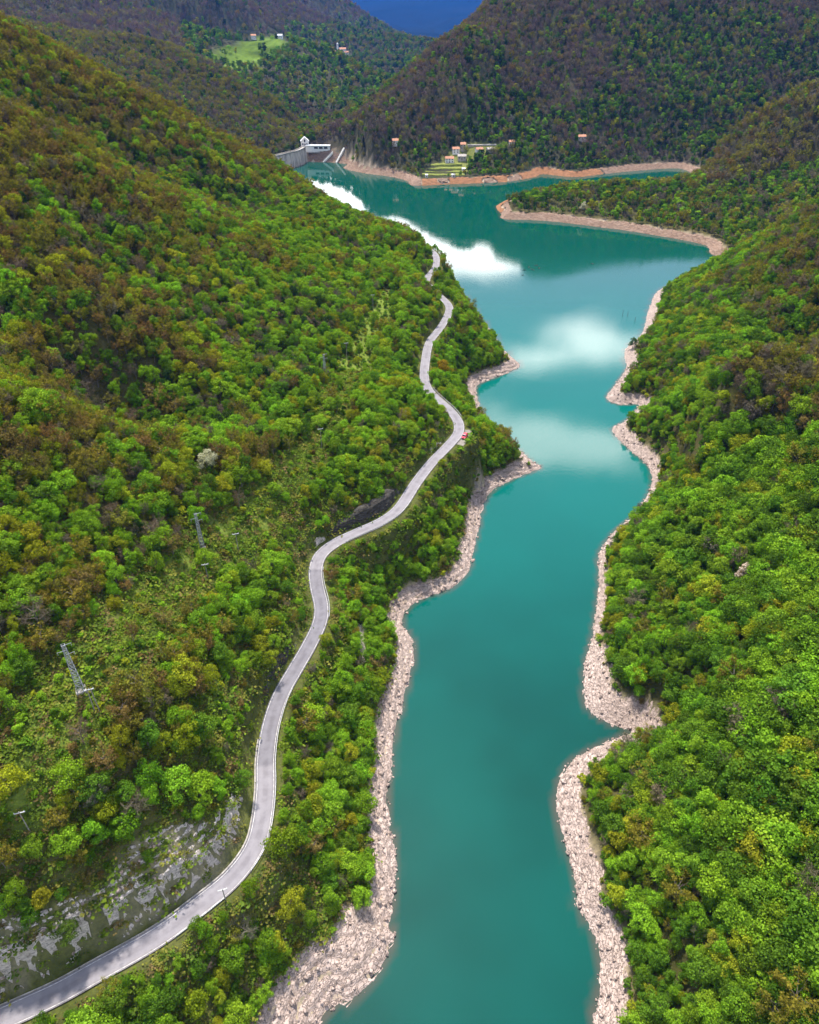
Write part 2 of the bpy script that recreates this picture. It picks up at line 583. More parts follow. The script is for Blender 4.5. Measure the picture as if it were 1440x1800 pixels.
def rock_material(name, light, mid, dark, scale=1.0):
    m, nt, b = material(name)
    pos = position(nt)
    mp = N(nt, 'ShaderNodeMapping')
    nt.links.new(pos, mp.inputs[0])
    mp.inputs['Rotation'].default_value = (rad(18), rad(-14), rad(20))
    mp.inputs['Scale'].default_value = (0.45, 0.45, 2.6)
    strata = noise(nt, 1.1 * scale, 6, 0.62, mp.outputs[0])
    f = noise(nt, 2.2 * scale, 6, 0.7, pos)
    big = noise(nt, 0.08 * scale, 3, 0.5, pos)
    vor = N(nt, 'ShaderNodeTexVoronoi', feature='DISTANCE_TO_EDGE')
    vor.inputs['Scale'].default_value = 0.9 * scale
    wv = N(nt, 'ShaderNodeVectorMath', operation='ADD')
    nt.links.new(mp.outputs[0], wv.inputs[0])
    nn = N(nt, 'ShaderNodeTexNoise')
    nn.inputs['Scale'].default_value = 1.5
    nt.links.new(pos, nn.inputs['Vector'])
    nt.links.new(nn.outputs['Color'], wv.inputs[1])
    nt.links.new(wv.outputs[0], vor.inputs['Vector'])
    c = mixc(nt, ramp(nt, strata, 0.36, 0.6), mid, light)
    c = mixc(nt, ramp(nt, f, 0.35, 0.62, 0.75, 0.0), c, mid)
    c = mixc(nt, ramp(nt, vor.outputs['Distance'], 0.0, 0.06, 0.75, 0.0), c, dark)
    c = mixc(nt, ramp(nt, big, 0.4, 0.7, 0.0, 0.4), c, mid)
    nt.links.new(c, b.inputs['Base Color'])
    b.inputs['Roughness'].default_value = 0.95
    h = N(nt, 'ShaderNodeMath', operation='ADD')
    nt.links.new(strata, h.inputs[0])
    nt.links.new(ramp(nt, vor.outputs['Distance'], 0.0, 0.1), h.inputs[1])
    bump(nt, b, h.outputs[0], 0.9, 0.35)
    return m


def leaf_material(name, source):
    m = bpy.data.materials.new(name)
    m.use_nodes = True
    nt = m.node_tree
    nt.nodes.clear()
    if source == 'object':
        col = N(nt, 'ShaderNodeObjectInfo').outputs['Color']
    else:
        col = N(nt, 'ShaderNodeAttribute', attribute_name='tint', attribute_type='INSTANCER').outputs['Color']
    rnd = N(nt, 'ShaderNodeNewGeometry').outputs['Random Per Island']
    c = mixc(nt, ramp(nt, rnd, 0.0, 1.0), (0.68, 0.70, 0.6), (1.38, 1.3, 1.25))
    c = mixc(nt, 1.0, col, c, 'MULTIPLY')
    d = N(nt, 'ShaderNodeBsdfDiffuse')
    t = N(nt, 'ShaderNodeBsdfTranslucent')
    nt.links.new(c, d.inputs[0])
    nt.links.new(mixc(nt, 1.0, c, (1.25, 1.2, 0.6), 'MULTIPLY'), t.inputs[0])
    mx = N(nt, 'ShaderNodeMixShader')
    mx.inputs[0].default_value = 0.32
    nt.links.new(d.outputs[0], mx.inputs[1])
    nt.links.new(t.outputs[0], mx.inputs[2])
    o = N(nt, 'ShaderNodeOutputMaterial')
    nt.links.new(mx.outputs[0], o.inputs[0])
    return m


def water_material():
    m, nt, b = material('lake_water')
    pos = position(nt)
    sh = N(nt, 'ShaderNodeAttribute', attribute_name='shallow').outputs['Fac']
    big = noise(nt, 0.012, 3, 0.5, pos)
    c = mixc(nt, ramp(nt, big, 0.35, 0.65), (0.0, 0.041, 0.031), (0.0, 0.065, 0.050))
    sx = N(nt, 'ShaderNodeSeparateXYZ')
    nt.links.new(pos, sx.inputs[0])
    c = mixc(nt, ramp(nt, sx.outputs[1], 110.0, 300.0, 0.0, 0.75), c, (0.002, 0.116, 0.100))  # paler towards the mid lake: sky reflection painted into the base colour
    c = mixc(nt, ramp(nt, sx.outputs[1], 420.0, 720.0, 0.0, 0.9), c, (0.0, 0.050, 0.033))  # far water back to dark green: mirrored slopes painted into the base colour
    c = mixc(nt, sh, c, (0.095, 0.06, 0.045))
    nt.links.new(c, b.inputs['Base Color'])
    b.inputs['IOR'].default_value = 1.33
    b.inputs['Specular IOR Level'].default_value = 0.42
    mp = N(nt, 'ShaderNodeMapping')
    mp.inputs['Rotation'].default_value = (0, 0, rad(35))
    mp.inputs['Scale'].default_value = (0.010, 0.022, 1)
    nt.links.new(pos, mp.inputs[0])
    wind = noise(nt, 1.0, 2, 0.45, mp.outputs[0])
    nt.links.new(ramp(nt, wind, 0.46, 0.54, 0.015, 0.055), b.inputs['Roughness'])
    rip = noise(nt, 0.55, 3, 0.6, pos)
    bump(nt, b, rip, 0.05, 0.25)
    return m


def asphalt_material():
    m, nt, b = material('road_asphalt')
    pos = position(nt)
    f = noise(nt, 0.35, 6, 0.6, pos)
    g = noise(nt, 6.0, 3, 0.6, pos)
    at = N(nt, 'ShaderNodeAttribute', attribute_name='across').outputs['Fac']
    w = N(nt, 'ShaderNodeMath', operation='PINGPONG')
    nt.links.new(at, w.inputs[0])
    w.inputs[1].default_value = 0.25
    c = mixc(nt, ramp(nt, f, 0.35, 0.65), (0.165, 0.15, 0.16), (0.225, 0.208, 0.22))
    c = mixc(nt, ramp(nt, w.outputs[0], 0.07, 0.2, 0.0, 0.35), c, (0.27, 0.252, 0.265))
    c = mixc(nt, ramp(nt, g, 0.4, 0.7, 0.0, 0.3), c, (0.18, 0.17, 0.18))
    al = N(nt, 'ShaderNodeAttribute', attribute_name='patch').outputs['Fac']
    c = mixc(nt, al, c, (0.75, 0.76, 0.78), 'MULTIPLY')
    nt.links.new(c, b.inputs['Base Color'])
    return m


M = {}
M['ground'] = ground_material()
M['rock'] = rock_material('bank_rock', (0.52, 0.415, 0.36), (0.38, 0.285, 0.235), (0.11, 0.075, 0.06), 1.35)
M['rock_far'] = rock_material('far_bank_rock', (0.30, 0.21, 0.155), (0.21, 0.13, 0.085), (0.09, 0.055, 0.035), 0.4)
M['rock_orange'] = rock_material('orange_bank_earth', (0.33, 0.155, 0.075), (0.25, 0.115, 0.05), (0.14, 0.085, 0.045), 0.3)
M['rock_grey'] = rock_material('cutting_rock', (0.76, 0.67, 0.60), (0.52, 0.45, 0.39), (0.10, 0.08, 0.06), 1.2)
M['rock_dark'] = rock_material('wet_dark_rock', (0.11, 0.10, 0.085), (0.045, 0.038, 0.03), (0.012, 0.01, 0.009), 0.8)
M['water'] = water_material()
M['asphalt'] = asphalt_material()
M['paint'] = plain('road_paint', (0.42, 0.40, 0.385), 0.6, 0.35, 1.2)
M['concrete'] = plain('pale_concrete', (0.34, 0.31, 0.27), 0.85, 0.3, 0.8)
M['steel'] = plain('galvanised_steel', (0.34, 0.345, 0.355), 0.5, 0.12, 2.0, 0.35)
M['wood'] = plain('weathered_wood', (0.26, 0.23, 0.20), 0.9, 0.25, 2.0)
M['drift'] = plain('dark_driftwood', (0.07, 0.055, 0.045), 0.9, 0.3, 2.0)
M['bark'] = plain('tree_bark', (0.15, 0.125, 0.10), 0.9, 0.35, 2.0)
M['leaf'] = leaf_material('leaf_single', 'object')
M['leaf_mass'] = leaf_material('leaf_mass', 'instancer')
M['plaster'] = plain('white_plaster', (0.74, 0.71, 0.66), 0.85, 0.08, 0.5)
M['stonewall'] = plain('stone_wall', (0.40, 0.35, 0.30), 0.9, 0.3, 0.8)
M['tile'] = plain('terracotta_tiles', (0.46, 0.22, 0.13), 0.85, 0.3, 1.2)
M['slate'] = plain('pale_roof', (0.62, 0.62, 0.62), 0.7, 0.1, 0.8)
M['pane'] = plain('dark_window', (0.03, 0.03, 0.035), 0.2, 0.1)
M['door'] = plain('brown_door', (0.12, 0.07, 0.04), 0.6, 0.2)
M['grass'] = plain('field_grass', (0.17, 0.19, 0.035), 0.95, 0.3, 0.25, 0, 0.2)
M['gravel'] = plain('lay_by_gravel', (0.21, 0.185, 0.155), 0.95, 0.25, 2.5)


# ------------------------------------------------------------------ object helpers
def link(name, me, mats=None, parent=None, kind=None, label=None, category=None, group=None):
    o = bpy.data.objects.new(name, me)
    COL.objects.link(o)
    for mt in (mats or ()):
        if me is not None and mt.name not in me.materials:
            me.materials.append(mt)
    if parent is not None:
        o.parent = parent
    tag(o, label, category, group, kind)
    return o


def tag(o, label=None, category=None, group=None, kind=None):
    for k, v in (('label', label), ('category', category), ('group', group), ('kind', kind)):
        if v:
            o[k] = v


def empty(name, loc, rz=0.0, label=None, category=None, group=None):
    o = bpy.data.objects.new(name, None)
    o.empty_display_size = 0.5
    COL.objects.link(o)
    o.location = loc
    o.rotation_euler = (0, 0, rz)
    tag(o, label, category, group)
    return o


def mesh(name, V, F, smooth_=False):
    me = bpy.data.meshes.new(name)
    V = np.asarray(V, np.float32)
    if isinstance(F, np.ndarray) or len({len(f) for f in F}) == 1:
        F = np.asarray(F)
        k = F.shape[1]
        me.vertices.add(len(V))
        me.vertices.foreach_set('co', V.ravel())
        me.loops.add(F.size)
        me.loops.foreach_set('vertex_index', F.ravel().astype(np.int32))
        me.polygons.add(len(F))
        me.polygons.foreach_set('loop_start', np.arange(0, F.size, k, dtype=np.int32))
        me.update(calc_edges=True)
    else:
        me.from_pydata(V.tolist(), [], [list(f) for f in F])
    if smooth_:
        me.polygons.foreach_set('use_smooth', np.ones(len(me.polygons), bool))
    return me


def set_attr(me, name, data, kind='FLOAT', domain='POINT'):
    a = me.attributes.new(name, kind, domain)
    data = np.asarray(data, np.float32)
    if kind == 'FLOAT_COLOR':
        data = np.hstack([data, np.ones((len(data), 1), np.float32)])
        a.data.foreach_set('color', data.ravel())
    elif kind == 'FLOAT_VECTOR':
        a.data.foreach_set('vector', data.ravel())
    else:
        a.data.foreach_set('value', data.ravel())


class MB:
    """collects simple solids into one mesh"""

    def __init__(s):
        s.V, s.F = [], []

    def poly(s, pts, faces):
        o = len(s.V)
        s.V += [tuple(p) for p in pts]
        s.F += [tuple(o + i for i in f) for f in faces]
        return s

    def box(s, c, d, rz=0.0):
        x, y, z = (k / 2 for k in d)
        ca, sa = math.cos(rz), math.sin(rz)
        P = [(c[0] + px * ca - py * sa, c[1] + px * sa + py * ca, c[2] + pz) for pz in (-z, z) for px, py in ((-x, -y), (x, -y), (x, y), (-x, y))]
        return s.poly(P, [(3, 2, 1, 0), (4, 5, 6, 7), (0, 1, 5, 4), (1, 2, 6, 5), (2, 3, 7, 6), (3, 0, 4, 7)])

    def bar(s, a, b, r, r2=None, n=5):
        a, b = Vector(a), Vector(b)
        r2 = r if r2 is None else r2
        d = (b - a)
        if d.length < 1e-6:
            return s
        q = d.to_track_quat('Z', 'Y')
        P = []
        for c, rr in ((a, r), (b, r2)):
            for k in range(n):
                an = 2 * math.pi * k / n
                P.append(c + q @ Vector((math.cos(an) * rr, math.sin(an) * rr, 0)))
        F = [(k, (k + 1) % n, n + (k + 1) % n, n + k) for k in range(n)]
        F += [tuple(range(n - 1, -1, -1)), tuple(range(n, 2 * n))]
        return s.poly(P, F)

    def build(s, name, mat, parent=None, smooth_=False, **kw):
        me = bpy.data.meshes.new(name)
        me.from_pydata([tuple(v) for v in s.V], [], s.F)
        if smooth_:
            for p in me.polygons:
                p.use_smooth = True
        return link(name, me, [mat], parent, **kw)


# ------------------------------------------------------------------ zones on the ground
CORR = np.array([ground(u, v)[:2] for u, v in ((20, 1400), (80, 1290), (150, 1215), (250, 1110), (350, 1005), (430, 930), (500, 850), (560, 770), (600, 690), (640, 610), (690, 520))])


def poly_dist(x, y, P):
    d = np.full(np.shape(x), 1e9)
    for a, b in zip(P[:-1], P[1:]):
        e = b - a
        t = np.clip(((x - a[0]) * e[0] + (y - a[1]) * e[1]) / (e @ e), 0, 1)
        d = np.minimum(d, np.hypot(x - a[0] - t * e[0], y - a[1] - t * e[1]))
    return d


def in_poly(x, y, P):
    P = np.asarray(P)
    ins = np.zeros(np.shape(x), bool)
    for (ax, ay), (bx, by) in zip(P, np.roll(P, -1, 0)):
        c = ((ay > y) != (by > y)) & (x < (bx - ax) * (y - ay) / (by - ay + 1e-12) + ax)
        ins ^= c
    return ins


def px_poly(pts):
    return np.array([ground(u, v)[:2] for u, v in pts])


CUT = px_poly(((436, 1395), (425, 1470), (385, 1540), (300, 1600), (200, 1655), (60, 1730), (-60, 1780), (-60, 1640), (60, 1600), (180, 1560), (230, 1480), (300, 1450), (370, 1440), (410, 1400)))
OPEN = px_poly(((500, 1500), (560, 1560), (600, 1640), (480, 1660), (330, 1620), (420, 1580), (470, 1520)))
SLIDE = px_poly(((628, 1095), (645, 1100), (650, 1170), (632, 1165)))
SCAR = px_poly(((575, 955), (600, 935), (560, 1000), (530, 960), (545, 930)))
MEADOW = px_poly(((378, 114), (374, 97), (392, 82), (412, 76), (440, 67), (500, 64), (508, 78), (494, 92), (470, 100), (452, 116), (410, 119)))
TERR = px_poly(((742, 308), (752, 290), (775, 284), (815, 286), (826, 298), (818, 308), (735, 322)))
HAMLET = px_poly(((766, 290), (790, 268), (796, 258), (870, 252), (905, 248), (872, 266), (830, 282), (818, 300)))
ORANGE_A = (0.40, 0.17, 0.07)


def bank_width(x, y):
    w = 6.6 + 2.5 * (fbm(x / 22, y / 22, 21, 2) - 0.5)
    left = x < np.interp(y, (0, 120, 220, 300, 400), (10, 25, 52, 85, 110))
    w = np.where(left & (y < 88), 12.0, w)
    w = np.where(left & (y > 310), 6.5, w)
    w = np.where(~left & (y > 178) & (y < 300), 3.2, w)
    w = np.where(~left & (y > 136) & (y < 168), 8.8, w)
    w = np.where(~left & (y >= 300) & (y < 640), 6.5, w)
    w = np.where(y > 640, 10.5, w)
    return w


def ground_colour(x, y, z, sd, rd):
    n1 = fbm(x / 14, y / 14, 31, 4)[:, None]
    n2 = fbm(x / 60, y / 60, 33, 3)[:, None]
    c = np.array([0.050, 0.055, 0.018]) * (1 - n1) + np.array([0.085, 0.070, 0.034]) * n1
    hi = smooth(60, 130, z)[:, None] * smooth(0.35, 0.6, n2)
    c = c * (1 - hi) + np.array([0.075, 0.052, 0.030]) * hi
    far = smooth(700, 1000, y)[:, None]
    cf = np.array([0.035, 0.048, 0.018]) * (1 - n2) + np.array([0.062, 0.048, 0.044]) * n2
    c = c * (1 - far) + cf * far
    k = smooth(13, 4, poly_dist(x, y, CORR) + 10 * (n1[:, 0] - 0.5))[:, None] * 0.95
    c = c * (1 - k) + (np.array([0.115, 0.155, 0.028]) * (1.35 - 0.7 * n1)) * k
    k = smooth(26, 6, np.abs(rd))[:, None] * 0.6
    c = c * (1 - k) + np.array([0.085, 0.100, 0.028]) * k
    k = (in_poly(x, y, OPEN)[:, None] * 0.6)
    c = c * (1 - k) + np.array([0.11, 0.115, 0.045]) * k
    k = in_poly(x, y, CUT)[:, None] * smooth(.3, .55, n1) * .8
    c = c * (1 - k) + np.array([0.20, 0.175, 0.125]) * k
    k = (in_poly(x, y, MEADOW)[:, None] * 1.0)
    c = c * (1 - k) + np.array([0.115, 0.175, 0.03]) * (0.35 + 1.0 * n1) * np.where(((z / 7) % 1 > .32), 1.0, .5)[:, None] * k
    k = in_poly(x, y, HAMLET)[:, None] * 1.0
    c = c * (1 - k) + np.array([0.14, 0.15, 0.05]) * k
    bw = bank_width(x, y)
    k = smooth(bw + 1.0, bw - 1.0, sd)[:, None]
    c = c * (1 - k) + np.array([0.36, 0.28, 0.23]) * k
    return c


def sheet(name, x0, x1, y0, y1, st, dz, mat, hole=None):
    xs, ys = np.arange(x0, x1 + st * .5, st), np.arange(y0, y1 + st * .5, st)
    X, Y = np.meshgrid(xs, ys)
    X, Y = X.ravel(), Y.ravel()
    Z, sd, rd, _ = height(X, Y, True)
    col = ground_colour(X, Y, Z, sd, rd)
    bw = bank_width(X, Y)
    Z = Z + dz - np.where((sd > -4) & (sd < bw), 0.6, 0) - np.where(np.abs(rd) < 4.5, 0.2, 0)
    nx, ny = len(xs), len(ys)
    I = np.arange(nx * ny).reshape(ny, nx)
    F = np.stack([I[:-1, :-1], I[:-1, 1:], I[1:, 1:], I[1:, :-1]], -1).reshape(-1, 4)
    me = mesh(name, np.stack([X, Y, Z], 1), F, True)
    set_attr(me, 'col', col, 'FLOAT_COLOR')
    return link(name, me, [mat], kind='structure')


sheet('hillsides', -340, 340, -60, 640, 2.0, 0.0, M['ground'])
sheet('mountainside', -1000, 1300, 624, 1720, 8.0, -0.6, M['ground'])
sheet('far_hills', -3000, 3000, 1680, 5200, 36.0, -2.0, M['ground'])


# the blue range on the horizon
def blue_range():
    xs, ys = np.arange(-14000, 14001, 220.0), np.arange(5000, 27001, 220.0)
    X, Y = np.meshgrid(xs, ys)
    rg = 1 - np.abs(2 * fbm(X / 4200, Y / 4200, 51, 5) - 1)
    Z = -160 + 1250 * smooth(7000, 23000, Y) * (0.35 + 0.75 * rg) + 320 * (fbm(X / 1100, Y / 1100, 53, 5) - 0.5) * smooth(5000, 9000, Y)
    nx, ny = len(xs), len(ys)
    I = np.arange(nx * ny).reshape(ny, nx)
    F = np.stack([I[:-1, :-1], I[:-1, 1:], I[1:, 1:], I[1:, :-1]], -1).reshape(-1, 4)
    me = mesh('blue_mountains', np.stack([X.ravel(), Y.ravel(), Z.ravel()], 1), F, True)
    n = fbm(X.ravel() / 700, Y.ravel() / 700, 55, 4)[:, None]
    set_attr(me, 'col', np.array([0.006, 0.012, 0.013]) * (1 - n) + np.array([0.013, 0.018, 0.019]) * n, 'FLOAT_COLOR')
    link('blue_mountains', me, [M['ground']], kind='structure')


blue_range()


# ------------------------------------------------------------------ rock: banks and cuttings
def rock_sheet(name, x0, x1, y0, y1, st, keep, lift, amp, step, mat, seed=0, **kw):
    xs, ys = np.arange(x0, x1 + st * .5, st), np.arange(y0, y1 + st * .5, st)
    X, Y = np.meshgrid(xs, ys)
    shp = X.shape
    X, Y = X.ravel(), Y.ravel()
    m_ = keep(X, Y)
    gm = m_.reshape(shp)
    cell = gm[:-1, :-1] & gm[:-1, 1:] & gm[1:, 1:] & gm[1:, :-1]
    nx = shp[1]
    I = np.arange(X.size).reshape(shp)
    F = np.stack([I[:-1, :-1], I[:-1, 1:], I[1:, 1:], I[1:, :-1]], -1)[cell]
    used = np.unique(F)
    re = np.full(X.size, -1)
    re[used] = np.arange(len(used))
    X, Y = X[used], Y[used]
    jx = (vnoise(X * 3.1, Y * 3.1, 71 + seed) - 0.5) * st * 0.7
    jy = (vnoise(X * 3.1, Y * 3.1, 73 + seed) - 0.5) * st * 0.7
    X, Y = X + jx, Y + jy
    Z, sd, rd, _ = height(X, Y, True)
    q = Z + 0.16 * X - 0.10 * Y + 1.3 * (fbm(X / 7, Y / 7, 75 + seed, 3) - 0.5)
    f = q / step
    fr = f - np.floor(f)
    Z = Z + step * (smooth(0.55, 0.95, fr) - fr) * amp
    q2 = (Z - 0.22 * X + 0.2 * Y + 0.5 * (vnoise(X / 2, Y / 2, 77 + seed))) / (step * 0.38)
    fr = q2 - np.floor(q2)
    Z = Z + step * 0.38 * (smooth(0.5, 0.9, fr) - fr) * amp
    Z = Z + amp * (fbm(X / 1.6, Y / 1.6, 79 + seed, 3) - 0.5) * step * 0.7 + lift
    me = mesh(name, np.stack([X, Y, Z], 1), re[F], False)
    return link(name, me, [mat], **kw)


def keep_bank(side):
    def f(x, y):
        out = np.zeros(len(x), bool)
        left = x < np.interp(y, (0, 120, 220, 300, 400, 560), (8, 25, 52, 85, 115, 110))
        k = np.nonzero(left if side == 'l' else ~left)[0]
        sd = lake_sd(x[k], y[k])
        bw = bank_width(x[k], y[k]) + 3.0 * (fbm(x[k] / 5, y[k] / 5, 81, 3) - 0.5)
        out[k] = (sd > -2.5) & (sd < bw + 0.8)
        return out
    return f


def keep_cut(x, y):
    rd, _, _ = road_near(x, y)
    e = fbm(x / 6, y / 6, 83, 4)
    return in_poly(x, y, CUT) & (rd > 3.9) & (e > 0.22 + 0.020 * np.maximum(rd - 9, 0))


rock_sheet('rocky_bank_west', -70, 90, 10, 500, 0.5, keep_bank('l'), 0.05, 1.0, 0.95, M['rock'], 0, kind='structure')
rock_sheet('rocky_bank_east', 20, 220, 10, 600, 0.55, keep_bank('r'), 0.05, 1.0, 0.8, M['rock'], 5, kind='structure')
rock_sheet('roadside_rock_slope', -140, 0, 20, 180, 0.45, keep_cut, 0.45, 1.7, 1.1, M['rock_grey'], 9, kind='structure')
rock_sheet('bare_scree_patch', -60, 40, 100, 260, 0.6, lambda x, y: in_poly(x, y, SLIDE), 0.35, 0.6, 0.5, M['rock_grey'], 2, kind='structure')


def far_bank(kind_):
    def f(x, y):
        sd = lake_sd(x, y)
        e = fbm(x / 40, y / 40, 87, 3)
        north = (x > 15) & (x < 330) & (y > 940)
        tip = (x > 80) & (x < 150) & (y > 780) & (y < 900)
        o = (north & (e > 0.40)) | (tip & (e > 0.45))
        behind = (x < np.interp(y, (990, 1054, 1081, 1104, 1133, 1150), (-228, -184, -168, -155, -149, -145)) + 1) & (y > 960)
        b = (sd > -3) & (sd < 11 + 7 * (fbm(x / 25, y / 25, 89, 2) - 0.5)) & ~behind
        return b & (o if kind_ == 'orange' else ~o)
    return f


rock_sheet('far_orange_bank', -40, 360, 770, 1140, 1.6, far_bank('orange'), 0.7, 0.8, 1.4, M['rock_orange'], 3, kind='structure')
rock_sheet('far_rocky_bank', -230, 420, 600, 1180, 1.8, far_bank('rock'), 0.7, 0.8, 1.5, M['rock_far'], 4, kind='structure')


# loose stones along both banks and under the cutting: uncountable
def rubble():
    bmv = []
    ico = bmesh.new()
    bmesh.ops.create_icosphere(ico, subdivisions=1, radius=1.0)
    base = np.array([v.co[:] for v in ico.verts])
    bf = np.array([[v.index for v in f.verts] for f in ico.faces])
    ico.free()
    n = 55000
    X = RNG.uniform(-130, 200, n)
    Y = RNG.uniform(15, 420, n)
    sd = lake_sd(X, Y)
    rd, _, _ = road_near(X, Y)
    ok = ((sd > -0.4) & (sd < bank_width(X, Y) + 0.5)) | (in_poly(X, Y, CUT) & (rd > 4.2)) | (in_poly(X, Y, OPEN) & (RNG.random(n) < 0.35))
    X, Y, sd = X[ok], Y[ok], sd[ok]
    Z = height(X, Y)
    n = len(X)
    sz = 0.13 + 0.5 * RNG.random(n) ** 4 + 0.7 * (RNG.random(n) < 0.012)
    v = base[None] * RNG.uniform(0.6, 1.25, (n, len(base), 1)) * np.stack([sz * RNG.uniform(.8, 1.6, n), sz, sz * RNG.uniform(.4, .8, n)], 1)[:, None]
    an = RNG.uniform(0, 6.28, (n, 1))
    v = np.stack([v[..., 0] * np.cos(an) - v[..., 1] * np.sin(an), v[..., 0] * np.sin(an) + v[..., 1] * np.cos(an), v[..., 2]], 2)
    V = (v + np.stack([X, Y, Z + 0.15], 1)[:, None]).reshape(-1, 3)
    F = (bf[None] + (np.arange(n) * len(base))[:, None, None]).reshape(-1, 3)
    me = mesh('rubble', V, F)
    link('rubble', me, [M['rock']], kind='stuff', label='pale loose stones littering the rocky lake banks and roadside slope', category='stones')


rubble()


# ------------------------------------------------------------------ water
DAM = np.array([(-149, 1133), (-155, 1104), (-168, 1081), (-184, 1054), (-206, 1028), (-236, 1004)])


def lake():
    V, F, S = [], [], []
    o = 0
    for x0, x1, y0, y1, st in ((-80, 160, -60, 420, 2.0), (-280, 460, 420, 1160, 5.0)):
        xs, ys = np.arange(x0, x1 + st * .5, st), np.arange(y0, y1 + st * .5, st)
        X, Y = np.meshgrid(xs, ys)
        sd = lake_sd(X, Y)
        beh = (Y > 985) & (X < np.interp(Y, DAM[::-1, 1], DAM[::-1, 0]) - 2)
        beh |= (Y > 1136) & (X < -149)
        land = (sd > 9) | beh
        gm = ~land
        cell = gm[:-1, :-1] & gm[:-1, 1:] & gm[1:, 1:] & gm[1:, :-1]
        I = np.arange(X.size).reshape(X.shape) + o
        F.append(np.stack([I[:-1, :-1], I[:-1, 1:], I[1:, 1:], I[1:, :-1]], -1)[cell])
        V.append(np.stack([X.ravel(), Y.ravel(), np.zeros(X.size)], 1))
        S.append(smooth(-1.5, -0.1, sd).ravel() * 0.5)
        o += X.size
    V, F, S = np.vstack(V), np.vstack(F), np.concatenate(S)
    used = np.unique(F)
    re = np.full(len(V), -1)
    re[used] = np.arange(len(used))
    me = mesh('lake_water', V[used], re[F], True)
    set_attr(me, 'shallow', S[used])
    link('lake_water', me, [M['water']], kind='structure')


lake()


# ------------------------------------------------------------------ road
def ribbon(name, i0, i1, a, b, dz, mat, parent=None, th=0.0, nac=2, **kw):
    """a strip along the road between offsets a and b (positive uphill)"""
    V, F, AC = [], [], []
    for i in range(i0, i1 + 1):
        for k in range(nac):
            t = k / (nac - 1)
            d = a + (b - a) * t
            V.append((ROAD[i, 0] + ROAD_N[i, 0] * d, ROAD[i, 1] + ROAD_N[i, 1] * d, ROAD[i, 2] + dz))
            AC.append(t)
    n = i1 - i0
    for i in range(n):
        for k in range(nac - 1):
            F.append((i * nac + k, i * nac + k + 1, (i + 1) * nac + k + 1, (i + 1) * nac + k))
    F = [f[::-1] for f in F]
    if th:
        nv = len(V)
        V += [(x, y, z - th) for x, y, z in V]
        for i in range(n):
            F.append((i * nac, (i + 1) * nac, nv + (i + 1) * nac, nv + i * nac))
            j = nac - 1
            F.append(((i + 1) * nac + j, i * nac + j, nv + i * nac + j, nv + (i + 1) * nac + j))
        AC += AC
    me = mesh(name, V, F)
    set_attr(me, 'across', AC)
    return me, link(name, me, [mat], parent, **kw)


NR = len(ROAD) - 1
me, road = ribbon('road', 0, NR, -ROAD_W - .25, ROAD_W + .25, 0.0, M['asphalt'], None, 0.5, 5, kind='structure')
i_a, i_b = road_index(467, 1350), road_index(554, 1000)
pt = np.zeros(len(me.vertices))
pt[:(NR + 1) * 5] = np.repeat(((np.arange(NR + 1) > i_a) & (np.arange(NR + 1) < i_b)).astype(float), 5)
set_attr(me, 'patch', pt)
for s in (1, -1):
    ribbon('edge_line', 0, NR, s * (ROAD_W - 0.20), s * (ROAD_W - 0.06), 0.012, M['paint'], road)
_, o = ribbon('kerb', 0, road_index(467, 1300), ROAD_W + 0.26, ROAD_W + 0.62, 0.10, M['concrete'], road, 0.4)


def rail(i0, i1, off, label, posts=4, mat=None, h=0.62):
    p = ROAD[i0]
    base = np.array([p[0] + ROAD_N[i0, 0] * off, p[1] + ROAD_N[i0, 1] * off, p[2]])
    root = empty('guardrail', base, 0, label, 'guardrail', 'guardrails along the lake side of the road')
    mat = mat or M['steel']
    mb = MB()
    pts = [Vector((ROAD[i, 0] + ROAD_N[i, 0] * off, ROAD[i, 1] + ROAD_N[i, 1] * off, ROAD[i, 2])) - Vector(base) for i in range(i0, i1 + 1)]
    for k in range(len(pts)):
        n = Vector((*ROAD_N[i0 + k], 0)) * 0.05
        for q, z in ((n, h + .16), (n * 2.4, h + .08), (n, h), (n * 2.4, h - .08), (n, h - .16)):
            mb.V.append(pts[k] + q + Vector((0, 0, z)))
        mb.V.append(pts[k] - n * .4 + Vector((0, 0, h - .16)))
        mb.V.append(pts[k] - n * .4 + Vector((0, 0, h + .16)))
        if k:
            a, b = (k - 1) * 7, k * 7
            for j in range(7):
                mb.F.append((a + j, a + (j + 1) % 7, b + (j + 1) % 7, b + j))
    mb.build('rail', mat, root)
    pm = None
    for k in range(0, len(pts), posts):
        if pm is None:
            po = MB().box((0, 0, 0.1), (0.12, 0.12, 1.5)).build('post', mat, root)
            pm = po.data
        else:
            po = link('post', pm, None, root)
        po.location = pts[k]


R = road_index
rail(R(300, 1632), R(385, 1562), -2.75, 'low steel guardrail along the lower bend, nearest the bottom corner')
rail(R(425, 1525), R(500, 1212), -2.75, 'long steel guardrail round the bend and up the straight above the open slope')
rail(R(565, 1085), R(556, 1000), -2.75, 'steel guardrail on the outer side of the short S-bend')
rail(R(600, 948), R(712, 880), -2.75, 'steel guardrail opposite the dark wet rock wall')
rail(R(801, 733), R(752, 684), -2.75, 'steel guardrail beyond the red car on the upper bend')
rail(R(777, 572), R(788, 548), -2.75, 'pale guardrail at the farthest visible bend before the woods')


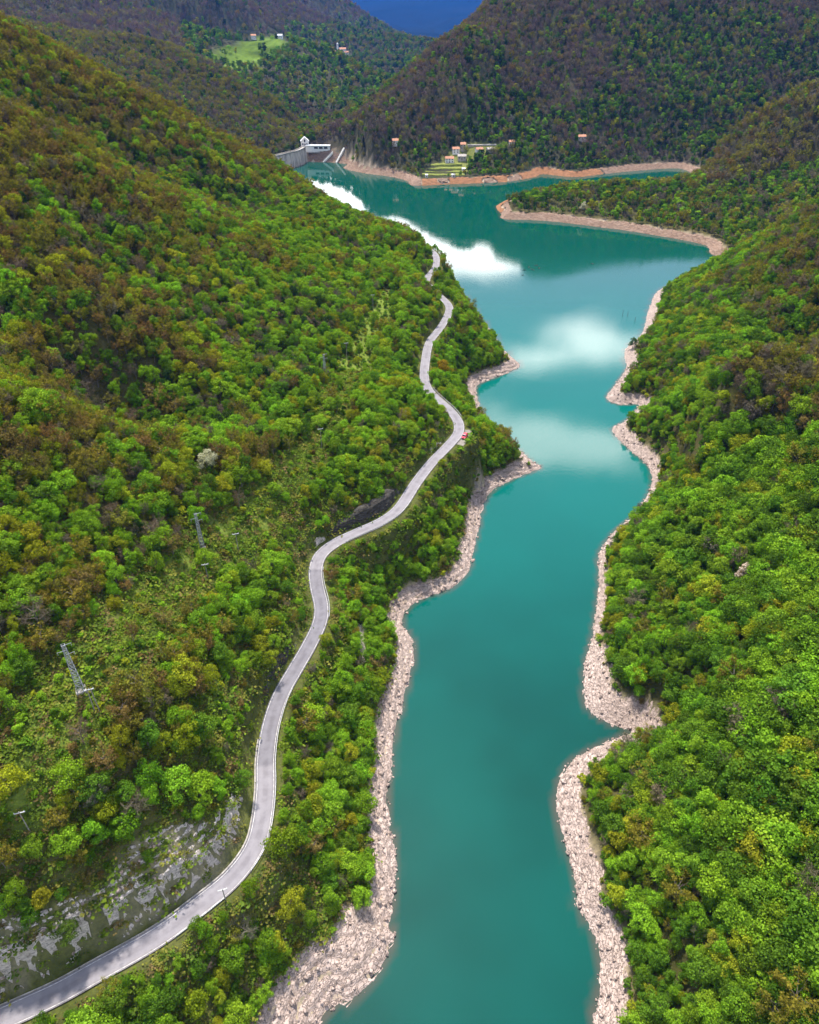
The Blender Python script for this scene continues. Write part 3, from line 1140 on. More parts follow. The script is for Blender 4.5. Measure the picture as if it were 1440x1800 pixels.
def rock_wall(name, i0, i1, h, mat, seed, label):
    """rough rock face standing along the uphill edge of the road"""
    V, F = [], []
    nz = 9
    for i in range(i0 * 2, i1 * 2 + 1):
        q = i / 2.0
        k = min(int(q), NR - 1)
        p = ROAD[k] + (ROAD[k + 1] - ROAD[k]) * (q - k)
        e = min(1.0, (i - i0 * 2) / 16.0, (i1 * 2 - i) / 16.0)
        hh = h * (0.35 + 0.65 * e) * (0.75 + 0.6 * fbm(np.array([q / 7]), np.array([seed * 3.0]), 91, 3)[0])
        for j in range(nz):
            t = j / (nz - 1)
            d = 3.75 + 1.5 * t + 0.9 * (fbm(np.array([q / 2.2]), np.array([t * 3 + seed]), 93, 3)[0] - 0.5) + (2.2 if j == nz - 1 else 0)
            z = p[2] - 0.4 + hh * t
            V.append((p[0] + ROAD_N[k, 0] * d, p[1] + ROAD_N[k, 1] * d, z))
    n = (i1 - i0) * 2
    for i in range(n):
        for j in range(nz - 1):
            F.append((i * nz + j, (i + 1) * nz + j, (i + 1) * nz + j + 1, i * nz + j + 1))
    c = np.mean(V, 0)
    c[2] = min(v[2] for v in V)
    me = mesh(name, np.array(V) - c, F)
    o = link(name, me, [mat], None, None, label, 'rock wall')
    o.location = c


rock_wall('rock_wall', R(568, 968), R(585, 957), 5.0, M['rock_grey'], 1, 'short pale grey rock face at the corner of the road')
rock_wall('rock_wall', R(590, 952), R(718, 868), 5.0, M['rock_dark'], 2, 'dark wet rock wall streaked white above the middle bend')
rock_wall('rock_wall', R(480, 1250), R(541, 1136), 3.4, M['rock_dark'], 3, 'narrow dark rock wall beside the straight road under bushes')
rock_wall('rock_wall', R(766, 800), R(790, 775), 2.6, M['rock_grey'], 4, 'low grey wall on the inner side of the bend near the red car')


# ------------------------------------------------------------------ buildings: where they stand
BUILT = []


def spot(u, v, r):
    p = ground(u, v)
    BUILT.append((p[0], p[1], r))
    return p


# u, v, width, depth, wall height, turn, roof, wall, label
HOUSES = [
    (801, 268, 11, 8, 6.0, 8, 'tile', 'plaster', 'white hamlet house with long orange roof at the left of the cluster'),
    (814, 262, 8, 8, 7.5, -4, 'tile', 'stonewall', 'tall narrow hamlet house with orange roof behind the others'),
    (842, 268, 11, 8, 5.5, 14, 'tile', 'plaster', 'white house with orange hipped roof at the right of the hamlet'),
    (812, 280, 13, 8, 5.0, -2, 'stonewall', 'stonewall', 'grey stone barn with a pale flat roof in the middle of the hamlet'),
    (790, 285, 13, 8, 6.2, 3, 'tile', 'plaster', 'front hamlet house with two rows of dark windows above the fields'),
    (862, 266, 12, 7, 4.0, 20, 'stonewall', 'stonewall', 'roofless-looking stone building at the right end of the hamlet'),
    (899, 256, 8, 7, 6.0, 0, 'tile', 'plaster', 'lone small orange-roofed house right of the hamlet among trees'),
    (695, 253, 9, 8, 5.0, 5, 'tile', 'plaster', 'lone white house with orange roof in the wood left of the hamlet'),
    (1022, 245, 13, 8, 4.5, 8, 'tile', 'stonewall', 'low stone house in the wood at the foot of the big mountain'),
    (580, 91, 22, 14, 11, 10, 'tile', 'plaster', 'orange-roofed house at the left end of the hilltop village'),
    (588, 94, 18, 12, 9, -8, 'tile', 'plaster', 'low white house in front of the hilltop church tower'),
    (603, 93, 22, 14, 11, 4, 'tile', 'plaster', 'broad orange-roofed house right of the hilltop church tower'),
    (609, 96, 14, 11, 9, 20, 'tile', 'plaster', 'small house at the right edge of the hilltop village'),
    (569, 88, 15, 11, 8, -15, 'tile', 'stonewall', 'stone cottage just left of the hilltop village'),
    (446, 66, 15, 11, 8, 10, 'tile', 'plaster', 'pinkish farmhouse beside the dark trees above the green meadow'),
    (493, 67, 15, 11, 7, -6, 'slate', 'plaster', 'white farmhouse at the right-hand top of the green meadow'),
]
HPOS = [spot(h[0], h[1], max(h[2], h[3]) * (.75 if h[1] > 200 else 1.7)) for h in HOUSES]
TOWER = spot(594, 92, 16)
for _p in [p_ for p_ in HPOS if p_[1] > 1500]:
    BUILT.append((_p[0] * .985, _p[1] * .985, 26))


# ------------------------------------------------------------------ trees: prototypes of unit height
def cards(P, Nn, size, jit, rng):
    """leaf-sized quads at P facing roughly Nn"""
    n = len(P)
    Nn = Nn + rng.normal(0, jit, (n, 3))
    Nn /= np.linalg.norm(Nn, axis=1)[:, None] + 1e-9
    up = rng.normal(0, 1, (n, 3))
    a = np.cross(Nn, up)
    a /= np.linalg.norm(a, axis=1)[:, None] + 1e-9
    b = np.cross(Nn, a)
    s = size * rng.uniform(0.6, 1.35, (n, 1))
    w = s * rng.uniform(0.55, 1.0, (n, 1))
    V = np.stack([P - a * s, P - b * w + Nn * s * .15, P + a * s, P + b * w + Nn * s * .15], 1).reshape(-1, 3)
    F = np.arange(4 * n).reshape(-1, 4)
    return V, F


def tube(pts, radii, n=4):
    mb = MB()
    for (a, b), (r, r2) in zip(zip(pts[:-1], pts[1:]), zip(radii[:-1], radii[1:])):
        mb.bar(a, b, r, r2, n)
    return mb


def leafy(seed, n_card, size, lobes=11, wide=0.30, low=0.30):
    rng = np.random.default_rng(seed)
    cs, rs = [], []
    lean = rng.normal(0, .05, 2)
    for k in range(lobes):
        z = low + 0.10 + (0.86 - low) * ((k + 0.5) / lobes) ** 0.9 * rng.uniform(.88, 1.08)
        prof = math.sqrt(max(0.05, 1 - ((z - 0.52) / 0.50) ** 2)) * rng.uniform(.72, 1.15)
        an = k * 2.4 + rng.uniform(-.7, .7)
        rr = wide * prof * rng.uniform(0.45, 1.0) * (0.3 if k == lobes - 1 else 1)
        cs.append((rr * math.cos(an) + lean[0] * z, rr * math.sin(an) + lean[1] * z, z))
        rs.append(rng.uniform(0.075, 0.15) * (0.65 + 0.4 * prof))
    cs, rs = np.array(cs), np.array(rs)
    pr = rs ** 2 / (rs ** 2).sum()
    ks = rng.choice(lobes, n_card * 2, p=pr)
    d = rng.normal(0, 1, (len(ks), 3))
    d[:, 2] = d[:, 2] * 0.8 + 0.3
    d /= np.linalg.norm(d, axis=1)[:, None]
    ell = np.stack([rng.uniform(.8, 1.3, lobes), rng.uniform(.8, 1.3, lobes), rng.uniform(.65, 1.05, lobes)], 1)
    P = cs[ks] + d * ell[ks] * rs[ks][:, None] * (rng.uniform(0.70, 1.08, (len(ks), 1)) + .5 * rng.random((len(ks), 1)) ** 7)
    P[:, 2] = np.maximum(P[:, 2], 0.08)
    inside = (np.linalg.norm(P[:, None] - cs[None], axis=2) < rs[None] * 0.62).any(1)
    P, d = P[~inside][:n_card], d[~inside][:n_card]
    crown = cards(P, d, size, 0.45, rng)
    tr = tube([(0, 0, -0.12), (0.01, 0, 0.2), (0.0, 0.01, 0.45), (0.01, 0, 0.7)], [0.028, 0.022, 0.016, 0.006], 5)
    for k in range(0, lobes, 2):
        tr.bar((0, 0, cs[k][2] * 0.55), tuple(cs[k]), 0.010, 0.003, 3)
    return crown, tr


def budding(seed, n_twig, n_card, size, spread=0.30):
    """half-bare tree: branches, fine twigs and thin young leaf"""
    rng = np.random.default_rng(seed)
    tr = tube([(0, 0, -0.12), (0.015, 0, 0.25), (0, 0.02, 0.5), (0.01, 0, 0.85)], [0.022, 0.018, 0.012, 0.003], 4)
    tips = []
    for k in range(16):
        z0 = 0.22 + 0.6 * k / 16
        an = k * 2.4 + rng.uniform(-.4, .4)
        ln = spread * math.sqrt(max(.12, 1 - ((z0 - .42) / .55) ** 2)) * rng.uniform(.8, 1.15)
        a = np.array([0.01, 0, z0])
        b = a + np.array([math.cos(an) * ln * .55, math.sin(an) * ln * .55, ln * .45])
        c = b + np.array([math.cos(an + .3) * ln * .45, math.sin(an + .3) * ln * .45, ln * .55])
        tr.bar(a, b, 0.009, 0.006, 3)
        tr.bar(b, c, 0.006, 0.002, 3)
        tips += [b, (b + c) / 2, c, c]
    tips = np.array(tips)
    T0 = tips[rng.integers(0, len(tips), n_twig)] + rng.normal(0, .02, (n_twig, 3))
    d = rng.normal(0, 1, (n_twig, 3)) + np.array([0, 0, 0.7])
    d /= np.linalg.norm(d, axis=1)[:, None]
    ln = rng.uniform(.06, .15, (n_twig, 1))
    sd_ = np.cross(d, rng.normal(0, 1, (n_twig, 3)))
    sd_ /= np.linalg.norm(sd_, axis=1)[:, None]
    T1 = T0 + d * ln
    w = 0.0045
    V1 = np.stack([T0 - sd_ * w, T0 + sd_ * w, T1 + sd_ * w * .5, T1 - sd_ * w * .5], 1).reshape(-1, 3)
    F1 = np.arange(4 * n_twig).reshape(-1, 4)
    Pc = T0[rng.integers(0, n_twig, n_card)] + rng.normal(0, .035, (n_card, 3))
    dd = Pc - np.array([0, 0, .5])
    dd /= np.linalg.norm(dd, axis=1)[:, None] + 1e-6
    V2, F2 = cards(Pc, dd, size, 0.6, rng)
    return (np.vstack([V1, V2]), np.vstack([F1, F2 + len(V1)])), tr


def spruce(seed):
    rng = np.random.default_rng(seed)
    P, D = [], []
    for k in range(900):
        z = 0.12 + 0.88 * rng.random() ** 1.2
        tier = (z * 14) % 1
        r = 0.17 * (1 - z) * (0.55 + 0.6 * (1 - tier)) + 0.008
        an = rng.uniform(0, 6.283)
        rr = r * rng.uniform(.35, 1.05)
        P.append((math.cos(an) * rr, math.sin(an) * rr, z))
        D.append((math.cos(an) * .7, math.sin(an) * .7, .7))
    return cards(np.array(P), np.array(D), 0.02, 0.35, rng), tube([(0, 0, -0.1), (0, 0, .5), (0, 0, .98)], [0.02, 0.012, 0.003], 5)


def tuft(seed):
    rng = np.random.default_rng(seed)
    n = 46
    P = np.stack([rng.normal(0, .42, n), rng.normal(0, .42, n), rng.uniform(.05, .75, n)], 1)
    return cards(P, P * np.array([.8, .8, 0]) + np.array([0, 0, .9]), .15, .5, rng), MB().bar((0, 0, -.2), (0, 0, .5), .02, .01, 3)


PROTO = [leafy(101, 2500, 0.0225, 17, .33, .18), leafy(102, 2700, 0.022, 21, .38, .16), leafy(103, 2300, 0.0225, 15, .26, .20), leafy(104, 2700, 0.0215, 23, .34, .10),
         budding(201, 420, 760, 0.023), budding(202, 420, 880, 0.023, .34), budding(203, 380, 640, 0.024, .26),
         budding(301, 620, 40, 0.014, .32), budding(302, 620, 30, 0.014, .28),
         leafy(111, 280, 0.058, 10, .33, .2), leafy(112, 260, 0.060, 9, .28, .2), budding(211, 110, 260, 0.046), budding(311, 130, 220, 0.040, .32), spruce(401), tuft(501), tuft(502)]
N_LEAFY, I_BUD, I_BARE, I_LOWLEAF, I_LOWBUD, I_LOWBARE, I_SPRUCE = 4, (4, 5, 6), (7, 8), (9, 10), 11, 12, 13

CROWN_ME, TRUNK_ME = [], []
LIB = bpy.data.collections.new('tree_kinds')           # library for the wood, not part of the scene
for k, ((V, F), tr) in enumerate(PROTO):
    me = mesh('crown', V, F)
    me.materials.append(M['leaf'])
    CROWN_ME.append(me)
    tm = bpy.data.meshes.new('trunk')
    tm.from_pydata([tuple(v) for v in tr.V], [], tr.F)
    tm.materials.append(M['bark'])
    TRUNK_ME.append(tm)
    both = bpy.data.meshes.new('tree_kind')
    nv = len(V)
    both.from_pydata(np.asarray(V).tolist() + [tuple(v) for v in tr.V], [], np.asarray(F).tolist() + [tuple(nv + i for i in f) for f in tr.F])
    both.materials.append(M['leaf_mass'])
    both.materials.append(M['bark'])
    mi = np.zeros(len(both.polygons), np.int32)
    mi[len(F):] = 1
    both.polygons.foreach_set('material_index', mi)
    LIB.objects.link(bpy.data.objects.new('kind_%02d' % k, both))

PAL = np.array([(0.175, 0.315, 0.020), (0.090, 0.182, 0.016), (0.240, 0.275, 0.018), (0.165, 0.155, 0.022), (0.160, 0.115, 0.036),
                (0.130, 0.112, 0.082), (0.118, 0.086, 0.094), (0.036, 0.070, 0.018)])
BRIGHT, MID, YEL, OLIVE, BROWN, GREY, PURPLE, DARK = range(8)


def mixture(x, y, z):
    """share of each kind of foliage at a place"""
    n = len(x)
    W = np.zeros((n, 8))
    pn = fbm(x / 38, y / 38, 41, 3)
    p2 = fbm(x / 110, y / 110, 43, 3)
    left = x < np.interp(y, (0, 120, 220, 300, 400, 600), (10, 25, 52, 85, 115, 90))
    e = smooth(50, 108, z + 64 * (pn - 0.5))
    A = np.array([.58, .20, .14, .04, .01, .03, 0, 0])
    B = np.array([.03, .08, .09, .41, .18, .20, 0, .01])
    W[:] = A * (1 - e[:, None]) + B * e[:, None]
    rg = ~left & (y < 330)
    er = smooth(50, 85, z + 50 * (pn - 0.5))[:, None]
    W = np.where(rg[:, None], np.array([.46, .38, .09, .04, 0, .03, 0, 0]) * (1 - er) + np.array([.20, .32, .05, .12, .04, .27, 0, 0]) * er, W)
    r2 = ~left & (y >= 330) & (y < 640)
    er = smooth(25, 60, z + 40 * (pn - 0.5))[:, None]
    W = np.where(r2[:, None], np.array([.38, .40, .12, .06, 0, .04, 0, 0]) * (1 - er) + np.array([.10, .32, .04, .18, .05, .29, 0, .02]) * er, W)
    r1 = ~left & (y < 330) & (x > 118)
    W = np.where((r1 & (z + 30 * (pn - .5) > 52))[:, None], np.array([.08, .14, .05, .16, .07, .50, 0, 0]), W)
    cv = rbf(x, y) - (rbf(x + 22, y) + rbf(x - 22, y) + rbf(x, y + 22) + rbf(x, y - 22)) / 4
    hi = left & (z > 45) & (y < 680)
    W = np.where((hi & (cv > .9))[:, None], W * .45 + .55 * np.array([.04, .04, .18, .48, .22, .04, 0, 0]), W)
    W = np.where((hi & (cv < -.5))[:, None], W * .4 + .6 * np.array([.16, .30, .02, .06, .04, .34, 0, .08]), W)
    pe = (y >= 640) & (x > 60) & (y < 1010)
    W = np.where(pe[:, None], np.array([.16, .42, .10, .16, .0, .10, 0, .06]), W)
    r3 = (x > 330) & (y >= 850) & (y < 1010)
    W = np.where(r3[:, None], np.array([.02, .06, .06, .42, .10, .33, 0, .01]), W)
    mt = (y >= 930) & (x / np.maximum(y, 1) > -0.14) & (y < 1750) & ~((y < 1010) & (x > 60)) & ~r3
    pu = smooth(0.46, 0.58, p2 + 0.12 * smooth(20, 130, z) - 0.10 * smooth(150, 500, x) - .05)[:, None]
    W = np.where(mt[:, None], np.array([.06, .38, .03, .10, 0, .16, .02, .25]) * (1 - pu) + np.array([.02, .10, .01, .09, .04, .30, .40, .04]) * pu, W)
    fr = (y >= 930) & ~mt & ~r3 & ~((y < 1010) & (x > 60))
    f2 = smooth(85, 140, z + 50 * (p2 - .5))[:, None]
    W = np.where(fr[:, None], np.array([.05, .42, .03, .13, 0, .14, .02, .21]) * (1 - f2) + np.array([.0, .05, .01, .08, .03, .20, .61, .02]) * f2, W)
    kx = x / np.maximum(y, 1)
    W = np.where((fr & (y < 1680))[:, None], np.array([.02, .16, .02, .33, 0, .33, .06, .08]), W)
    W = np.where((fr & (y >= 1750) & (y < 2350) & (kx > -.265))[:, None], np.array([.14, .50, .06, .08, 0, .05, 0, .17]), W)
    W = np.where((fr & (y >= 1750) & (kx <= -.265))[:, None], np.array([.0, .05, .01, .10, .04, .20, .58, .02]), W)
    return W / W.sum(1)[:, None]


def jitter_grid(x0, x1, y0, y1, st, rng):
    X, Y = np.meshgrid(np.arange(x0, x1, st), np.arange(y0, y1, st))
    X, Y = X.ravel() + rng.uniform(-.48, .48, X.size) * st, Y.ravel() + rng.uniform(-.48, .48, X.size) * st
    return X, Y


def framed(x, y, z, m=90):
    u, v, d = project(np.stack([x, y, z + 4], 1))
    return (d > 20) & (u > -m * 2) & (u < 1440 + m * 2) & (v < 1800 + m * 2) & (v > -m)


def wood_points(x0, x1, y0, y1, st, hmin, hmax, rng, low):
    X, Y = jitter_grid(x0, x1, y0, y1, st, rng)
    k = framed(X, Y, np.clip(rbf(X, Y), 0, 400), 120)
    X, Y = X[k], Y[k]
    Z, sd, rd, ri = height(X, Y, True)
    dc = poly_dist(X, Y, CORR)
    n = len(X)
    r = rng.random(n)
    ok = (sd > bank_width(X, Y) + 0.6 + (rng.random(n) ** 2) * 1.5) & framed(X, Y, Z)
    ok &= (rd > np.where(Y > 240, 4.4, 5.4)) | (rd < -np.where(Y > 240, 4.2, 5.0))
    ok &= ~((dc < 8.5 + 8 * (fbm(X / 12, Y / 12, 45, 2) - .5)) & (r < .9))
    ok &= ~(in_poly(X, Y, CUT) & (r < .95))
    ok &= ~(in_poly(X, Y, OPEN) & (r < .72))
    ok &= ~in_poly(X, Y, SLIDE) & ~(in_poly(X, Y, MEADOW) & ((r < .86) | (fbm(X / 60, Y / 60, 65, 2) < .5))) & ~in_poly(X, Y, TERR) & ~(in_poly(X, Y, HAMLET) & (r < .93))
    ok &= ~((rd > 0) & (rd < 15) & (Y > 60) & (Y < 260) & (r < .35))
    ok &= ~((np.abs(X + 158) < 22) & (np.abs(Y - 1125) < 26)) & ~((X > -165) & (X < -92) & (Y > 1100) & (Y < 1160) & (sd < 26))
    for q in CLEAR:
        ok &= np.hypot(X - q[0], Y - q[1]) > q[2]
    X, Y, Z, sd, rd = X[ok], Y[ok], Z[ok], sd[ok], rd[ok]
    n = len(X)
    W = mixture(X, Y, Z)
    cls = (W.cumsum(1) > rng.random(n)[:, None]).argmax(1)
    hgt = rng.uniform(hmin, hmax, n) * (0.85 + 0.5 * (fbm(X / 30, Y / 30, 47, 2) - .2))
    hgt *= np.where((X > 35) & (Y < 330), 1.12, 1)
    hgt *= np.where((X < 20) & (Y < 640) & (rd > 0), 0.84, 1)
    edge = smooth(30, 4, sd - bank_width(X, Y))
    hgt *= 1 - 0.30 * edge
    hgt *= np.where((rd < 0) & (rd > -9), 0.62, 1) * np.where((rd > 0) & (rd < 12), 0.7, 1)
    hgt *= np.where(np.isin(cls, (OLIVE, BROWN)), 1.12, 1)
    bud = np.isin(cls, (OLIVE, BROWN, GREY)) & (Y < 640)
    hgt = np.where(bud & (X < 20), hgt * .92, hgt)
    tint = PAL[cls] * rng.uniform(0.78, 1.25, (n, 1)) * rng.uniform(0.9, 1.1, (n, 3))
    if low:
        pr = np.where(np.isin(cls, (BRIGHT, MID, YEL, DARK)), rng.integers(9, 11, n), np.where(np.isin(cls, (OLIVE, BROWN)), I_LOWBUD, I_LOWBARE))
    else:
        pr = np.where(np.isin(cls, (BRIGHT, MID, YEL, DARK)), rng.integers(0, 4, n), np.where(np.isin(cls, (OLIVE, BROWN)), rng.integers(4, 7, n), rng.integers(7, 9, n)))
        pr = np.where((cls == GREY) & (rng.random(n) < .5), rng.integers(4, 7, n), pr)
    return dict(x=X, y=Y, z=Z, h=hgt, cls=cls, tint=tint, proto=pr, wide=rng.uniform(.78, 1.36, n), rot=rng.uniform(0, 6.28, n))


def wood_object(name, D, **kw):
    n = len(D['x'])
    me = bpy.data.meshes.new(name)
    me.vertices.add(n)
    me.vertices.foreach_set('co', np.stack([D['x'], D['y'], D['z'] - .1], 1).astype(np.float32).ravel())
    set_attr(me, 'tint', D['tint'], 'FLOAT_COLOR')
    w = D['h'] * D['wide']
    set_attr(me, 'scl', np.stack([w, w, D['h']], 1), 'FLOAT_VECTOR')
    set_attr(me, 'rot', np.stack([.10 * np.sin(D['rot'] * 37), .10 * np.cos(D['rot'] * 53), D['rot']], 1), 'FLOAT_VECTOR')
    a = me.attributes.new('kind_index', 'INT', 'POINT')
    a.data.foreach_set('value', D['proto'].astype(np.int32))
    o = link(name, me, None, None, 'stuff', **kw)
    ng = bpy.data.node_groups.new(name, 'GeometryNodeTree')
    ng.interface.new_socket('Geometry', in_out='INPUT', socket_type='NodeSocketGeometry')
    ng.interface.new_socket('Geometry', in_out='OUTPUT', socket_type='NodeSocketGeometry')
    gi, go = ng.nodes.new('NodeGroupInput'), ng.nodes.new('NodeGroupOutput')
    m2p = ng.nodes.new('GeometryNodeMeshToPoints')
    ci = ng.nodes.new('GeometryNodeCollectionInfo')
    ci.inputs['Collection'].default_value = LIB
    ci.inputs['Separate Children'].default_value = True
    ci.inputs['Reset Children'].default_value = True
    iop = ng.nodes.new('GeometryNodeInstanceOnPoints')
    iop.inputs['Pick Instance'].default_value = True

    def named(nm, ty):
        q = ng.nodes.new('GeometryNodeInputNamedAttribute')
        q.data_type = ty
        q.inputs['Name'].default_value = nm
        return q.outputs['Attribute']
    lk = ng.links.new
    lk(gi.outputs[0], m2p.inputs[0])
    lk(m2p.outputs[0], iop.inputs['Points'])
    lk(ci.outputs[0], iop.inputs['Instance'])
    lk(named('kind_index', 'INT'), iop.inputs['Instance Index'])
    lk(named('rot', 'FLOAT_VECTOR'), iop.inputs['Rotation'])
    lk(named('scl', 'FLOAT_VECTOR'), iop.inputs['Scale'])
    lk(iop.outputs[0], go.inputs[0])
    o.modifiers.new('trees', 'NODES').node_group = ng
    return o


def sub(D, k):
    return {a: b[k] for a, b in D.items()}


def one_tree(name, p, h, proto, tint, label, group=None, wide=1.1, rz=0.0, category='tree'):
    root = empty(name, p, rz, label, category, group)
    for part, lib in (('trunk', TRUNK_ME), ('crown', CROWN_ME)):
        o = bpy.data.objects.new(part, lib[proto])
        COL.objects.link(o)
        o.parent = root
        o.scale = (h * wide, h * wide, h)
        o.color = (*tint, 1)
    return root


# single trees that stand out
CLEAR = []
SPECIAL = ((365, 825, 7.6, 0, (.44, .45, .33), 'blossom_tree', 'white flowering tree among green trees on the left slope', 1.15),
           (1300, 1020, 6.8, 2, (.55, .47, .42), 'blossom_tree', 'pale pink-white blossoming tree in the green wood on the right bank', 1.2),
           (1275, 868, 5.5, 2, (.52, .47, .40), 'blossom_tree', 'small white blossoming tree high in the right-hand wood', 1.2),
           (1023, 372, 10.0, 2, (.50, .50, .42), 'blossom_tree', 'whitish flowering tree at the rocky edge of the wooded headland', 1.0),
           (838, 503, 13.0, 13, (.022, .045, .022), 'spruce_tree', 'lone dark spruce rising above the headland against the white water', 1.0),
           (780, 665, 11.0, 1, (.24, .165, .012), 'broadleaf_tree', 'golden-yellow tree just below the upper road', 1.05),
           (1170, 522, 8.0, 2, (.08, .14, .03), 'broadleaf_tree', 'slim lone tree standing on the orange point of the right bank', 1.0),
           (1112, 612, 7.0, 0, (.05, .10, .02), 'broadleaf_tree', 'small dark tree leaning over the water on the right-hand rocks', 1.1),
           (268, 1372, 6.5, 0, (.085, .20, .012), 'broadleaf_tree', 'round bright green tree alone in the brown wood above the road', 1.35),
           (232, 1460, 7.0, 1, (.10, .21, .012), 'broadleaf_tree', 'spreading bright green tree above the pale roadside rock', 1.35),
           (440, 1572, 4.2, 3, (.12, .20, .012), 'broadleaf_tree', 'round yellow-green bush on the outer edge of the lower bend', 1.25),
           (262, 1512, 3.2, 3, (.10, .20, .012), 'broadleaf_tree', 'small round green bush growing on the pale roadside rock', 1.2),
           (55, 1622, 4.4, 0, (.07, .16, .012), 'broadleaf_tree', 'green bush on the bank near the left edge above the road', 1.25),
           (126, 1648, 5.2, 3, (.09, .15, .02), 'broadleaf_tree', 'larger green bush dotted with pale flowers above the lower road', 1.25),
           (347, 1782, 8.5, 2, (.16, .22, .012), 'broadleaf_tree', 'tall yellow-green tree at the bottom edge below the road', 1.1),
           (505, 1500, 8.5, 1, (.13, .20, .012), 'broadleaf_tree', 'broad bright tree beside the guardrail on the lower bend', 1.2),
           (395, 1618, 2.8, 3, (.10, .19, .012), 'broadleaf_tree', 'tiny green bush under the outer edge of the lower bend', 1.2),
           (350, 1632, 3.4, 0, (.09, .17, .012), 'broadleaf_tree', 'low bush touching the road edge left of the tiny bush', 1.3),
           (75, 1110, 9.0, 7, (.13, .11, .085), 'bare_tree', 'leafless grey tree with pale branches beside the steel pylon', 1.2),
           (245, 1440, 8.0, 8, (.14, .125, .09), 'bare_tree', 'leafless grey tree standing in the brown wood above the roadside rock', 1.2),
           (160, 700, 8.0, 7, (.14, .12, .10), 'bare_tree', 'pale leafless tree on the upper left slope', 1.2),
           (640, 262, 15.0, 13, (.014, .024, .012), 'spruce_tree', 'tall dark conifer on the shore by the small red-roofed house', 1.3))
SP_POS = []
for u, v, h, pr, tint, nm, lab, wd in SPECIAL:
    p = ground(u, v)
    SP_POS.append(p)
    CLEAR.append((p[0], p[1], h * (0.62 if nm == 'blossom_tree' else 0.45)))
    if nm == 'blossom_tree':
        CLEAR.append((p[0] * .97, p[1] * .97, h * .5))
for s in ((128, 1216), (357, 966), (572, 662)):
    p = ground(*s)
    CLEAR.append((p[0], p[1], 6.0))
CLEAR.append((ROAD[I_CAR, 0] - ROAD_N[I_CAR, 0] * 5.5, ROAD[I_CAR, 1] - ROAD_N[I_CAR, 1] * 5.5, 7.5))
_c = ROAD[I_CAR, :2] - ROAD_N[I_CAR] * 4.0
CLEAR += [(_c[0] * .985, _c[1] * .985, 5.5), (_c[0] * .965, _c[1] * .965, 5.0)]
CLEAR += BUILT
for (u, v, h, pr, tint, nm, lab, wd), p in zip(SPECIAL, SP_POS):
    one_tree(nm, (p[0], p[1], p[2] - .1), h, pr, tint, lab, None, wd, random.uniform(0, 6))

rngw = np.random.default_rng(5)
near = wood_points(-340, 340, -40, 640, 3.3, 4.9, 10.6, rngw, False)
slope = wood_points(-130, 90, 10, 480, 3.0, 3.6, 6.6, rngw, False)
_rd, _, _ = road_near(slope['x'], slope['y'])
_k = (_rd < -4) & ~in_poly(slope['x'], slope['y'], OPEN)
near = {a: np.concatenate([near[a], slope[a][_k]]) for a in near}
# the trees that show largest stand as things of their own
tp = np.stack([near['x'], near['y'], near['z'] + near['h'] * .7], 1)
u, v, dep = project(tp)
size = near['h'] * FPX / dep
inn = (u > 5) & (u < 1435) & (v > 5) & (v < 1795)
order = np.argsort(-np.where(inn, size, 0))
pick, pos_kept = [], []
for k in order[:1500]:
    seg = np.linspace(0, .97, 50)[1:, None]
    Q = tp[k] + (np.array([0, 0, H]) - tp[k]) * seg
    if (Q[:, 2] < hfast(Q[:, 0], Q[:, 1]) + 1.5)[2:].any():
        continue
    pick.append(k)
    if len(pick) >= 300:
        break
pick = np.array(pick)
CN = {BRIGHT: 'bright green', MID: 'mid green', YEL: 'yellow-green', OLIVE: 'thin olive-brown', BROWN: 'thin rusty-brown', GREY: 'bare grey', PURPLE: 'bare purplish', DARK: 'dark green'}


def tree_size(h, w):
    return ('small' if h < 6.6 else 'tall' if h > 9.2 else 'middling') + (' spreading' if w > 1.17 else ' narrow' if w < 1.0 else '')


def tree_place(u, v, where):
    if 'right bank' in where:
        far_ = 'nearest the rock bank' if u < 1170 else 'in mid-wood' if u < 1300 else 'close to the right edge' if u < 1385 else 'cut by the right edge'
        lev = ('at the bottom edge' if v > 1680 else 'low in the right-hand wood' if v > 1560 else 'well below the rocky notch' if v > 1430 else 'just below the rocky notch' if v > 1300
               else 'level with the rocky notch' if v > 1190 else 'above the rocky notch' if v > 1080 else 'high above the rocky notch')
        return far_ + ' ' + lev
    if 'between' in where:
        if v > 1640:
            return 'between road and lake at the bottom edge'
        return 'between road and lake beside the lower bend' if v > 1400 else 'between road and lake beside the straight'
    if v > 1480:
        return 'on the bank above the lower road'
    if v > 1260:
        return 'at the left edge above the roadside rock' if u < 150 else 'above the roadside rock' if u < 330 else 'above the straight road'
    if v > 1080:
        return 'at the left edge beside the large pylon' if u < 150 else 'right of the large pylon' if u < 330 else 'on the grassy slope above the straight road'
    return 'at the left edge above the large pylon' if u < 150 else 'between the two nearer pylons' if u < 360 else 'right of the middle pylon'


rdp, _, _ = road_near(near['x'][pick], near['y'][pick])
for k, rd_ in zip(pick, rdp):
    c = near['cls'][k]
    if near['x'][k] > 30 or (near['x'][k] > 12 and near['y'][k] < 60):
        where = 'in the wood on the right bank'
    elif rd_ < 0:
        where = 'on the slope between road and lake'
    else:
        where = 'on the left slope above the road'
    nm = 'broadleaf_tree' if c in (BRIGHT, MID, YEL, DARK) else ('budding_tree' if c in (OLIVE, BROWN) else 'bare_tree')
    lab = '%s %s%s %s' % (tree_size(near['h'][k], near['wide'][k]), CN[c], ' leafy tree' if nm == 'broadleaf_tree' else ' tree', tree_place(u[k], v[k], where))
    one_tree(nm, (near['x'][k], near['y'][k], near['z'][k] - .1), float(near['h'][k]), int(near['proto'][k]), tuple(near['tint'][k]), lab,
             lab.replace(' tree ', ' trees '), float(near['wide'][k]), float(near['rot'][k]))
rest = np.ones(len(near['x']), bool)
rest[pick] = False
